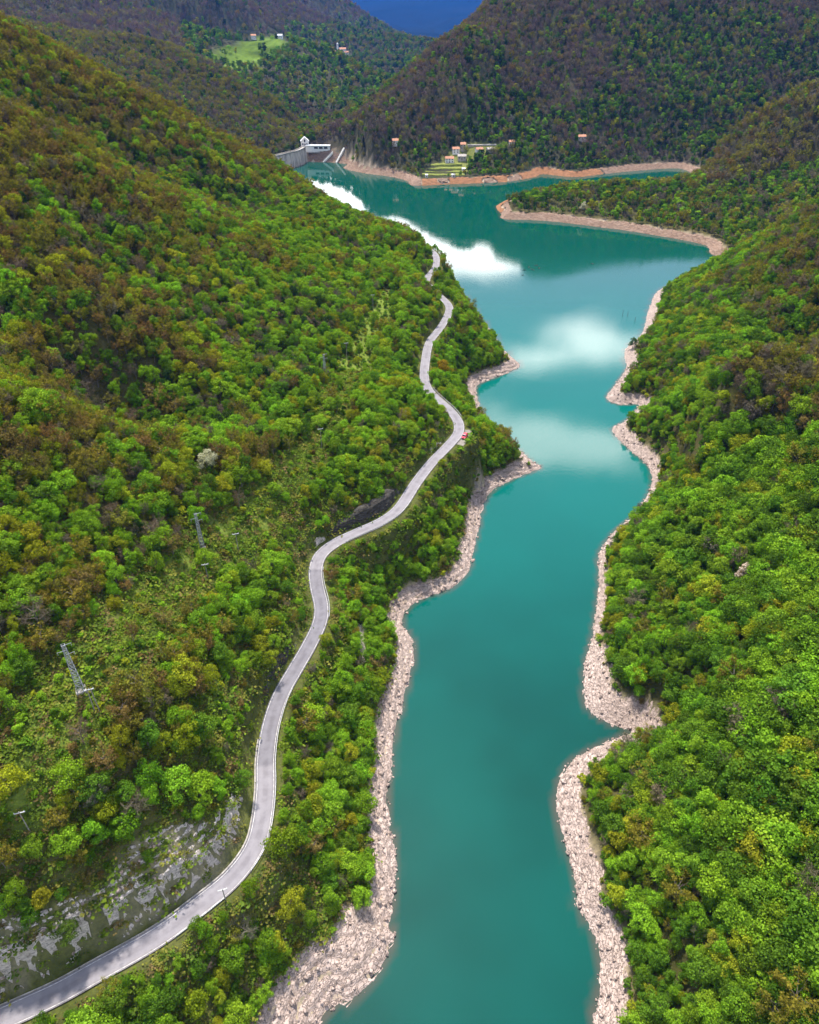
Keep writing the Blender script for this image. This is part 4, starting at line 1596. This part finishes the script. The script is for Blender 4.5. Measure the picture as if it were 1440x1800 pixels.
wood_object('hillside_woodland', sub(near, rest), label='dense spring woodland covering both slopes around the lake', category='woodland')
mid = wood_points(-950, 1250, 640, 1750, 6.6, 7.0, 11.5, rngw, True)
far = wood_points(-2200, 900, 1750, 3700, 15.0, 12.0, 19.0, rngw, True)
far2 = wood_points(-2200, 700, 3700, 5200, 24.0, 18.0, 26.0, rngw, True)
allf = {a: np.concatenate([mid[a], far[a], far2[a]]) for a in mid}
wood_object('distant_woodland', allf, label='far woodland on the mountains beyond the lake and dam', category='woodland')


def undergrowth():
    rng = np.random.default_rng(8)
    X, Y = jitter_grid(-250, 220, 10, 520, 2.6, rng)
    k = framed(X, Y, np.clip(rbf(X, Y), 0, 300), 60)
    X, Y = X[k], Y[k]
    Z, sd, rd, ri = height(X, Y, True)
    n = len(X)
    r = rng.random(n)
    dc = poly_dist(X, Y, CORR)
    bw = bank_width(X, Y)
    ok = (np.abs(rd) > 5.3) & (sd > bw - .5)
    ok &= (dc < 18) & (r < .8) | (sd < bw + 8) | (np.abs(rd) < 16) & (r < .85) | (r < .5)
    ok &= ~(in_poly(X, Y, CUT) & (r < .9)) & ~in_poly(X, Y, SLIDE) & ~(in_poly(X, Y, OPEN) & (r < .5))
    stray = (sd > 3.5) & (sd < bw) & (rng.random(n) < .012)
    ok |= stray
    X, Y, Z, rd = X[ok], Y[ok], Z[ok], rd[ok]
    n = len(X)
    cls = rng.choice([BRIGHT, MID, YEL, OLIVE, BROWN], n, p=[.34, .36, .14, .12, .04])
    D = dict(x=X, y=Y, z=Z - .2, h=rng.uniform(.9, 2.6, n), cls=cls, tint=PAL[cls] * rng.uniform(.7, 1.2, (n, 1)), proto=rng.integers(9, 11, n),
             wide=rng.uniform(1.2, 2.0, n), rot=rng.uniform(0, 6.28, n))
    wood_object('undergrowth', D, label='low green shrubs and brush beneath the trees and along the road', category='shrubs')


def ground_cover():
    rng = np.random.default_rng(9)
    X, Y = jitter_grid(-190, 120, 10, 330, 1.25, rng)
    k = framed(X, Y, np.clip(rbf(X, Y), 0, 300), 40)
    X, Y = X[k], Y[k]
    Z, sd, rd, ri = height(X, Y, True)
    n = len(X)
    dc = poly_dist(X, Y, CORR)
    bw = bank_width(X, Y)
    r = rng.random(n)
    ok = (np.abs(rd) > 4.3) & (sd > bw + .3) & ((dc < 22) | (np.abs(rd) < 30) | in_poly(X, Y, OPEN)) & (fbm(X / 4, Y / 4, 61, 3) + .25 * r > .42)
    ok &= ~(in_poly(X, Y, CUT) & (r < .55)) & ~in_poly(X, Y, SLIDE)
    ok &= ~((np.abs(ri - I_CAR) < 8) & (rd < 0) & (rd > -7))
    X, Y, Z, dc = X[ok], Y[ok], Z[ok], dc[ok]
    n = len(X)
    lush = np.array([(0.135, 0.20, 0.02), (0.085, 0.135, 0.02), (0.17, 0.175, 0.035), (0.15, 0.115, 0.045)])
    D = dict(x=X, y=Y, z=Z, h=rng.uniform(.4, 1.0, n) * (1 + .8 * fbm(X / 3, Y / 3, 63, 2)), tint=lush[rng.choice(4, n, p=[.36, .3, .22, .12])] * rng.uniform(.75, 1.2, (n, 1)), proto=rng.integers(14, 16, n),
             wide=rng.uniform(1.2, 2.2, n), rot=rng.uniform(0, 6.28, n))
    wood_object('ground_cover', D, label='grass and low weeds on the open ground along road and power line', category='grass')


undergrowth()
ground_cover()


# ------------------------------------------------------------------ houses, dam and other built things
def house(p, w, d, h, rz, roof, wall, label, group=None):
    root = empty('house', (p[0], p[1], p[2]), rad(rz), label, 'house', group)
    e, rh = 0.5, w * 0.0 + d * 0.30
    MB().box((0, 0, h / 2 - 1.5), (w, d, h + 3)).poly([(-w / 2, -d / 2, h), (w / 2, -d / 2, h), (w / 2, d / 2, h), (-w / 2, d / 2, h), (-w / 2, 0, h + rh), (w / 2, 0, h + rh)],
                                                      [(0, 4, 3), (1, 2, 5)]).build('wall', M[wall], root)
    t = .28
    W, D = w / 2 + e, d / 2 + e
    k = rh * e / (d / 2)
    P = []
    for z in (0.02, t):
        P += [(-W, -D, h - k + z), (W, -D, h - k + z), (W, 0, h + rh + z), (-W, 0, h + rh + z), (W, D, h - k + z), (-W, D, h - k + z)]
    rf = MB().poly(P, [(6, 7, 8, 9), (9, 8, 10, 11), (3, 2, 1, 0), (5, 4, 2, 3), (0, 1, 7, 6), (4, 5, 11, 10), (1, 2, 8, 7), (2, 4, 10, 8), (3, 0, 6, 9), (5, 3, 9, 11)]).build('roof', M[roof], root)
    MB().box((w * .22, d * .15, h + rh * .9), (.8, .8, 1.9)).build('chimney', M['stonewall'], rf)
    nfl = 2 if h >= 5 else 1
    nw = max(2, int(w / 3.2))
    sc = 1.0 if p[1] < 1500 else 1.5
    for f in range(nfl):
        for k in range(nw):
            x = -w / 2 + w * (k + .5) / nw
            z = h * (f + .55) / nfl
            if f == 0 and k == nw // 2:
                MB().box((x, -d / 2 - .02, 1.1), (1.2, .12, 2.2)).build('door', M['door'], root)
                continue
            wd = MB().box((x, -d / 2 - .02, z), (1.15 * sc, .1, 1.4 * sc)).build('window', M['pane'], root)
            MB().box((x, -d / 2 - .08, z - .8 * sc), (1.45 * sc, .2, .14)).build('sill', M['concrete'], wd)


for hrow, p in zip(HOUSES, HPOS):
    f = 0.84 if p[1] < 1500 else 1.0
    house(p, hrow[2] * f, hrow[3] * f, hrow[4] * f, *hrow[5:9])

# hilltop church tower
root = empty('church_tower', TOWER, 0.1, 'slim white church tower rising over the hilltop village roofs', 'tower')
MB().box((0, 0, 10), (6, 6, 24)).build('shaft', M['plaster'], root)
for sx in (-1.2, 1.2):
    MB().box((sx, -3.02, 18.5), (1.2, .12, 3)).build('belfry_opening', M['pane'], root)
MB().poly([(-3.4, -3.4, 22), (3.4, -3.4, 22), (3.4, 3.4, 22), (-3.4, 3.4, 22), (0, 0, 26)], [(0, 1, 4), (1, 2, 4), (2, 3, 4), (3, 0, 4), (3, 2, 1, 0)]).build('roof', M['slate'], root)


def dam():
    P = catmull(DAM, 2.0)
    T = np.gradient(P, axis=0)
    T /= np.linalg.norm(T, axis=1)[:, None]
    Nn = np.stack([-T[:, 1], T[:, 0]], 1)
    if Nn[len(Nn) // 2] @ np.array([1, -.5]) < 0:
        Nn = -Nn                                    # towards the lake
    zc = 18.5
    base = np.array([*P[0], 0.0])
    root = empty('dam', base, 0, 'curved pale concrete arch dam at the far end of the lake', 'dam')

    def strip(name, prof, mat, par, a=0, b=None):
        b = len(P) if b is None else b
        V, F = [], []
        m_ = len(prof)
        for i in range(a, b):
            for d, z in prof:
                V.append((P[i, 0] + Nn[i, 0] * d - base[0], P[i, 1] + Nn[i, 1] * d - base[1], z))
        for i in range(b - a - 1):
            for j in range(m_):
                F.append((i * m_ + j, i * m_ + (j + 1) % m_, (i + 1) * m_ + (j + 1) % m_, (i + 1) * m_ + j))
        F.append(tuple(range(m_)))
        F.append(tuple((b - a - 1) * m_ + j for j in range(m_ - 1, -1, -1)))
        me = mesh(name, V, F)
        return link(name, me, [mat], par)
    w = strip('dam_wall', [(0, zc), (1.2, 8), (1.6, -14), (-16, -14), (-5, zc)], M['dam'], root)
    step = 8
    for i in range(2, len(P) - 2, 4):
        strip('buttress_rib', [(0.35, zc - 1.0), (1.75, 2), (1.75, -4), (0.2, -4), (0.1, zc - 1.0)], M['dam'], w, i, i + 2)
    c = strip('crest_walkway', [(0.8, zc + .35), (0.8, zc + .02), (-5.6, zc + .02), (-5.6, zc + .35)], M['concrete'], root)
    for d0 in (0.8, -5.3):
        strip('parapet', [(d0, zc + 1.5), (d0, zc + .36), (d0 - .35, zc + .36), (d0 - .35, zc + 1.5)], M['concrete'], c)


m_, nt_, b_ = material('dam_concrete')
mp_ = N(nt_, 'ShaderNodeMapping')
mp_.inputs['Scale'].default_value = (.35, .35, .03)
nt_.links.new(position(nt_), mp_.inputs[0])
f_ = noise(nt_, 1.0, 5, .65, mp_.outputs[0])
g_ = noise(nt_, .25, 4, .6, position(nt_))
c_ = mixc(nt_, ramp(nt_, f_, .45, .62), (.52, .45, .39), (.24, .205, .18))
nt_.links.new(mixc(nt_, ramp(nt_, g_, .4, .7, 0, .5), c_, (.42, .35, .29)), b_.inputs['Base Color'])
M['dam'] = m_
dam()

# gatehouse and white building on the abutment
p = at_y(536.5, 258, 1150)
root = empty('gatehouse', p, rad(8), 'white gabled gatehouse with dark windows at the end of the dam', 'house')
MB().box((0, 0, 2), (11, 9, 12)).poly([(-5.5, -4.5, 8), (5.5, -4.5, 8), (0, -4.5, 12.6), (-5.5, 4.5, 8), (5.5, 4.5, 8), (0, 4.5, 12.6)], [(0, 1, 2), (4, 3, 5)]).build('wall', M['plaster'], root)
MB().poly([(-6.3, -5.1, 7.4), (0, -5.1, 12.9), (6.3, -5.1, 7.4), (-6.3, 5, 7.4), (0, 5, 12.9), (6.3, 5, 7.4), (-6.3, -5.1, 7.8), (0, -5.1, 13.3), (6.3, -5.1, 7.8), (-6.3, 5, 7.8), (0, 5, 13.3), (6.3, 5, 7.8)],
          [(6, 7, 10, 9), (7, 8, 11, 10), (1, 0, 3, 4), (2, 1, 4, 5), (0, 1, 7, 6), (1, 2, 8, 7), (4, 3, 9, 10), (5, 4, 10, 11), (3, 0, 6, 9), (2, 5, 11, 8)]).build('roof', M['slate'], root)
for x, z, w_, h_ in ((-3, 4.2, 1.7, 2.2), (3, 4.2, 1.7, 2.2), (0, 8.4, 1.9, 3.2), (0, 3.6, 1.7, 2.6)):
    wd = MB().box((x, -4.53, z), (w_, .12, h_)).build('window', M['pane'], root)
    MB().box((x, -4.62, z - h_ / 2 - .1), (w_ + .4, .24, .16)).build('sill', M['concrete'], wd)
p = at_y(559, 264.5, 1139)
root = empty('white_building', p, rad(-2), 'long low white building with three dark bays beside the dam', 'building')
MB().box((0, 3.5, 1.6), (35, 7, 9)).build('wall', M['plaster'], root)
MB().box((0, 3.4, 6.35), (36.2, 8.2, .5)).build('roof', M['slate'], root)
for x in (-2.5, 4.5, 11.5):
    MB().box((x, -.03, 3.4), (5.4, .14, 2.6)).build('bay_opening', M['pane'], root)
MB().box((-7, -1.2, -2.4), (20, 2.2, 1.2)).build('plinth', M['concrete'], root)
for (a, b), lab in ((((585, 269), (569, 285)), 'short white concrete ramp running into the lake below the long white building'),
                    (((605, 261), (592, 286)), 'longer white concrete ramp running into the lake, right of the short one')):
    A, B = ground(*a), at_z(*b, 0)
    d = Vector(B) - Vector(A)
    n = Vector((-d.y, d.x, 0)).normalized() * 1.5
    root = empty('boat_ramp', A, 0, lab, 'ramp', 'white ramps beside the dam')
    Z = Vector((0, 0, 1.6))
    B2 = d * 1.06
    MB().poly([n + Z, -n + Z, B2 - n + Z, B2 + n + Z, n - Z, -n - Z, B2 - n - Z, B2 + n - Z], [(0, 1, 2, 3), (7, 6, 5, 4), (0, 3, 7, 4), (1, 5, 6, 2), (0, 4, 5, 1), (3, 2, 6, 7)]).build('deck', M['plaster'], root)
    for sgn in (1, -1):
        mb = MB()
        mb.bar(n * sgn + Z * 1.5, n * sgn + B2 + Z * 1.5, .22, .22, 4)
        mb.build('side_rail', M['concrete'], root)

# terraced fields below the hamlet
fl, fr = ((742, 308), (748, 303), (753, 297), (757, 291)), ((818, 308), (822, 303), (824, 298), (812, 291))
for k in range(4):
    A, B = ground(*fl[k]), ground(*fr[k])
    z = max(A[2], B[2]) + .4
    n = 14
    V, F = [], []
    for i in range(n + 1):
        t = i / n
        q = A * (1 - t) + B * t
        wob = .9 * math.sin(i * .9 + k)
        V += [(q[0], q[1] - 1 + wob, z - 4.5), (q[0], q[1] - .4 + wob, z), (q[0], q[1] + 9, z + .35), (q[0], q[1] + 9.4, z - 4)]
    for i in range(n):
        for j in range(3):
            F.append((i * 4 + j, (i + 1) * 4 + j, (i + 1) * 4 + j + 1, i * 4 + j + 1))
    V = np.array(V)
    o = link('terraced_field', mesh('terraced_field', V, F), [M['grass']], kind='structure')
for u, v, s_, lab in ((797, 311, 3.4, 'tiny white hut on the orange bank below the terraced fields'), (815, 300, 3.6, 'small white shed at the right end of the terraced fields'),
                      (750, 311, 2.6, 'tiny pale hut at the left end of the terraced fields')):
    p = ground(u, v)
    root = empty('hut', p, .1, lab, 'hut')
    MB().box((0, 0, .8), (s_ * 1.2, s_, 3.2)).build('wall', M['plaster'], root)
    MB().poly([(-s_ * .7, -s_ * .6, 2.4), (s_ * .7, -s_ * .6, 2.4), (s_ * .7, s_ * .6, 3.1), (-s_ * .7, s_ * .6, 3.1), (-s_ * .7, -s_ * .6, 2.6), (s_ * .7, -s_ * .6, 2.6), (s_ * .7, s_ * .6, 3.3), (-s_ * .7, s_ * .6, 3.3)],
              [(4, 5, 6, 7), (3, 2, 1, 0), (0, 1, 5, 4), (1, 2, 6, 5), (2, 3, 7, 6), (3, 0, 4, 7)]).build('roof', M['slate'], root)
    MB().box((0, -s_ / 2 - .03, 1), (.9, .1, 1.9)).build('door', M['door'], root)
# long retaining wall of the hamlet lane
A, B = ground(822, 258), ground(872, 255)
d = Vector(B) - Vector(A)
root = empty('lane_wall', A, 0, 'long pale retaining wall of the lane behind the hamlet roofs', 'wall')
MB().box(tuple(d / 2 + Vector((0, 0, 0))), (d.length, 1.0, 3.6), math.atan2(d.y, d.x)).build('wall', M['concrete'], root)
MB().box(tuple(d / 2 + Vector((0, 0, 1.9))), (d.length + .2, 1.3, .18), math.atan2(d.y, d.x)).build('coping', M['plaster'], root)


# ------------------------------------------------------------------ power line
def pylon(u, v, h, w, label):
    p = ground(u, v)
    root = empty('steel_pylon', p, .5, label, 'pylon', 'steel pylons of the power line')
    MB().box((0, 0, -.1), (w * 1.5, w * 1.5, 1.2)).build('footing', M['concrete'], root)
    cs = [(1, 1), (1, -1), (-1, -1), (-1, 1)]

    def rr(z):
        return w / 2 * (1 - .55 * z / h)
    for cx, cy in cs:
        MB().bar((cx * rr(0), cy * rr(0), 0), (cx * rr(h), cy * rr(h), h), .085, .06, 4).build('leg', M['steel'], root)
    n = 11
    for k in range(n):
        z0, z1 = h * k / n, h * (k + 1) / n
        mb = MB()
        for q in range(4):
            a, b = cs[q], cs[(q + 1) % 4]
            mb.bar((a[0] * rr(z0), a[1] * rr(z0), z0), (b[0] * rr(z1), b[1] * rr(z1), z1), .05, .05, 3)
            mb.bar((b[0] * rr(z0), b[1] * rr(z0), z0), (a[0] * rr(z1), a[1] * rr(z1), z1), .05, .05, 3)
            mb.bar((a[0] * rr(z1), a[1] * rr(z1), z1), (b[0] * rr(z1), b[1] * rr(z1), z1), .045, .045, 3)
        mb.build('lattice', M['steel'], root)
    for z, sx in ((h * .985, 1), (h * .88, -1), (h * .80, 1)):
        ar = MB().bar((0, 0, z), (sx * 1.7, 0, z + .1), .09, .05, 4).build('cross_arm', M['steel'], root)
        MB().bar((sx * 1.6, 0, z), (sx * 1.6, 0, z - .7), .07, .09, 5).build('insulator', M['concrete'], ar)


pylon(143, 1214, 15.0, 1.5, 'large lattice pylon near the left edge beside the bare grey tree')
pylon(357, 966, 14.0, 1.35, 'lattice pylon standing on the grassy strip in the middle of the left slope')
pylon(572, 662, 11.5, 1.3, 'distant lattice pylon higher up the grassy strip')


def pole(u, v, h, label, two=False):
    p = ground(u, v)
    root = empty('utility_pole', p, .3, label, 'utility pole', 'utility poles on the left slope')
    for x in ((-.5, .5) if two else (0,)):
        MB().bar((x, 0, -.5), (x * .7, 0, h), .15, .10, 6).build('mast', M['wood'], root)
    ca = MB().box((0, 0, h - .25), (2.1, .16, .16)).build('cross_arm', M['steel'], root)
    for x in (-.95, 0, .95):
        MB().bar((x, 0, h - .2), (x, 0, h + .2), .07, .05, 5).build('insulator', M['plaster'], ca)


pole(420, 972, 8, 'thin utility pole right of the middle pylon')
pole(366, 1018, 6, 'short utility pole with white cross-arm below the middle pylon')
pole(172, 1252, 8, 'twin-mast pole just below the large pylon', True)
pole(53, 1462, 7, 'pale pole with white cross-arm near the lower left edge')
pole(566, 788, 9, 'utility pole among the bushes above the red car bend')
pole(610, 632, 9, 'utility pole right of the distant pylon')
pole(656, 545, 9, 'utility pole beside the patch of orange soil')
pole(397, 1583, 5, 'slim pole on the outer edge of the lower road bend')
pole(714, 428, 10, 'far utility pole on the ridge above the white water')


# ------------------------------------------------------------------ red car on the lay-by
_, o = ribbon('lay_by', I_CAR - 7, I_CAR + 6, -6.2, -2.72, -0.02, M['gravel'], None, .4, 4, kind='structure')


def car(p, rz):
    def paint(nm, col, rough, coat=0.0):
        m, nt, b = material(nm)
        f = noise(nt, 3.0, 2, .5, position(nt))
        nt.links.new(mixc(nt, f, tuple(c * .9 for c in col), col), b.inputs['Base Color'])
        b.inputs['Roughness'].default_value = rough
        b.inputs['Coat Weight'].default_value = coat
        b.inputs['Specular IOR Level'].default_value = .5
        return m
    red, glass, tyre, rim = paint('red_car_paint', (.62, .012, .03), .3, .6), paint('car_glass', (.012, .014, .016), .08), paint('tyre_rubber', (.02, .02, .02), .9), paint('wheel_rim', (.45, .45, .46), .35)
    lamp, tail = paint('head_lamp', (.8, .8, .78), .2), paint('tail_lamp', (.45, .02, .02), .3)
    root = empty('parked_car', p, rz, 'red hatchback parked on the lay-by outside the upper bend', 'car')
    root.scale = (1.12, 1.12, 1.12)
    prof = [(-2.0, .32, .80), (-2.08, .62, .84), (-1.95, .92, .84), (-.95, .98, .86), (.85, 1.0, .86), (1.75, .92, .84), (2.06, .72, .80), (2.08, .40, .78), (1.9, .24, .76), (-1.85, .24, .76)]
    top = [(x, z) for x, z, _ in prof]
    V, F = [], []
    for s_ in (-1, 1):
        V += [(x, s_ * w_, z) for x, z, w_ in prof]
    n = len(prof)
    F = [tuple(range(n)), tuple(range(2 * n - 1, n - 1, -1))] + [(i, n + i, n + (i + 1) % n, (i + 1) % n) for i in range(n)]
    body = MB().poly(V, F).build('body', red, root)
    bv = body.modifiers.new('bevel', 'BEVEL')
    bv.width, bv.segments = .09, 2
    cab = [(-1.85, .96, .80), (-1.55, 1.36, .66), (-.9, 1.47, .62), (.25, 1.46, .62), (.75, 1.24, .68), (1.15, .98, .78)]
    V = [(x, s_ * w_, z) for s_ in (-1, 1) for x, z, w_ in cab]
    n = len(cab)
    MB().poly(V, [tuple(range(n)), tuple(range(2 * n - 1, n - 1, -1))] + [(i, n + i, n + (i + 1) % n, (i + 1) % n) for i in range(n)]).build('window', glass, root)
    rf = MB().poly([(-1.5, -.64, 1.40), (-.9, -.62, 1.50), (.25, -.62, 1.49), (.45, -.64, 1.40), (-1.5, .64, 1.40), (-.9, .62, 1.50), (.25, .62, 1.49), (.45, .64, 1.40)],
                   [(0, 1, 5, 4), (1, 2, 6, 5), (2, 3, 7, 6), (0, 3, 2, 1), (4, 5, 6, 7), (0, 4, 7, 3)]).build('roof', red, root)
    for s_ in (-1, 1):
        for a, b in (((-1.5, .67, 1.38), (-1.85, .82, .96)), ((-.35, .66, 1.46), (-.35, .83, .98)), ((.3, .65, 1.45), (1.15, .80, .98))):
            MB().bar((a[0], s_ * a[1], a[2]), (b[0], s_ * b[1], b[2]), .05, .05, 4).build('pillar', red, rf)
        for x in (-1.3, 1.3):
            wh = MB().bar((x, s_ * .66, .31), (x, s_ * .86, .31), .31, .31, 16).build('wheel', tyre, root)
            MB().bar((x, s_ * .855, .31), (x, s_ * .875, .31), .2, .18, 12).build('rim', rim, wh)
        MB().box((2.03, s_ * .58, .68), (.12, .34, .16)).build('headlight', lamp, root)
        MB().box((-2.04, s_ * .62, .74), (.10, .24, .26)).build('tail_light', tail, root)
        MB().box((.75, s_ * .92, 1.0), (.14, .16, .12)).build('mirror', red, root)
    MB().box((2.06, 0, .42), (.1, 1.4, .2)).build('bumper', tyre, root)


cp = ROAD[I_CAR] + np.array([*(-ROAD_N[I_CAR] * 3.9), 0])
car((cp[0], cp[1], cp[2] - .02), math.atan2(ROAD_T[I_CAR, 1], ROAD_T[I_CAR, 0]) + math.pi)


# ------------------------------------------------------------------ things in the water
def log(u, v, ln, r, rz, label, nb=2):
    p = at_z(u, v, 0.0)
    root = empty('driftwood_log', (p[0], p[1], 0), rz, label, 'log', 'driftwood afloat on the lake')
    rg = random.Random(int(u * 7 + v))
    MB().bar((-ln / 2, 0, .05), (0, rg.uniform(-.2, .2), .12), r, r * .95, 7).bar((0, 0, .12), (ln / 2, .1, .05), r * .95, r * .6, 7).build('trunk', M['drift'], root)
    for k in range(nb):
        x = rg.uniform(-.3, .4) * ln
        MB().bar((x, 0, .1), (x + rg.uniform(-.6, .6), rg.choice((-1, 1)) * rg.uniform(.6, 1.4), rg.uniform(.4, 1.2)), r * .5, r * .15, 5).build('branch', M['drift'], root)


DL = (('left end', 922, 475), ('upper middle', 930, 470), ('lower middle', 936, 474), ('top right', 943, 467), ('right end', 948, 472))
for k, (w_, u, v) in enumerate(DL):
    log(u, v, 3.2 + (k % 3), .32, k * 1.1, 'grey driftwood log at the %s of the floating debris patch' % w_)
log(919, 484, 2.2, .3, .4, 'short driftwood log floating below the debris patch', 1)
log(1041, 464, 3.6, .35, 2.9, 'single dark driftwood log floating alone in the open water', 3)
for k, (u, v, h) in enumerate(((1094, 556, 4.6), (1103, 556, 3.8), (1116, 566, 3.4))):
    p = at_z(u, v, 0)
    root = empty('mooring_stake', (p[0], p[1], 0), 0, ('leftmost', 'middle', 'rightmost')[k] + ' of three thin dark stakes standing in the water', 'stake', 'stakes in the lake')
    MB().bar((0, 0, -2), (.15 - .1 * k, .1, h), .16, .10, 6).build('shaft', M['drift'], root)
    MB().bar((.15 - .1 * k, .1, h - .02), (.16 - .1 * k, .1, h + .25), .13, .05, 6).build('tip', M['drift'], root)


# ------------------------------------------------------------------ air
bm = bmesh.new()
bmesh.ops.create_cube(bm, size=1.0)
me = bpy.data.meshes.new('haze')
bm.to_mesh(me)
bm.free()
hz = link('haze', me, None, None, 'stuff', 'thin blue air between the valley and the far mountains', 'haze')
hz.scale = (28600, 27800, 2000)
hz.location = (0, 13500, 2000 / 2 - 450)
mt = bpy.data.materials.new('haze')
mt.use_nodes = True
nt = mt.node_tree
nt.nodes.clear()
pv = N(nt, 'ShaderNodeVolumePrincipled')
pv.inputs['Color'].default_value = (0.04, 0.26, 1.0, 1)
pv.inputs['Density'].default_value = HAZE_DENSITY
ou = N(nt, 'ShaderNodeOutputMaterial')
nt.links.new(pv.outputs[0], ou.inputs['Volume'])
me.materials.append(mt)
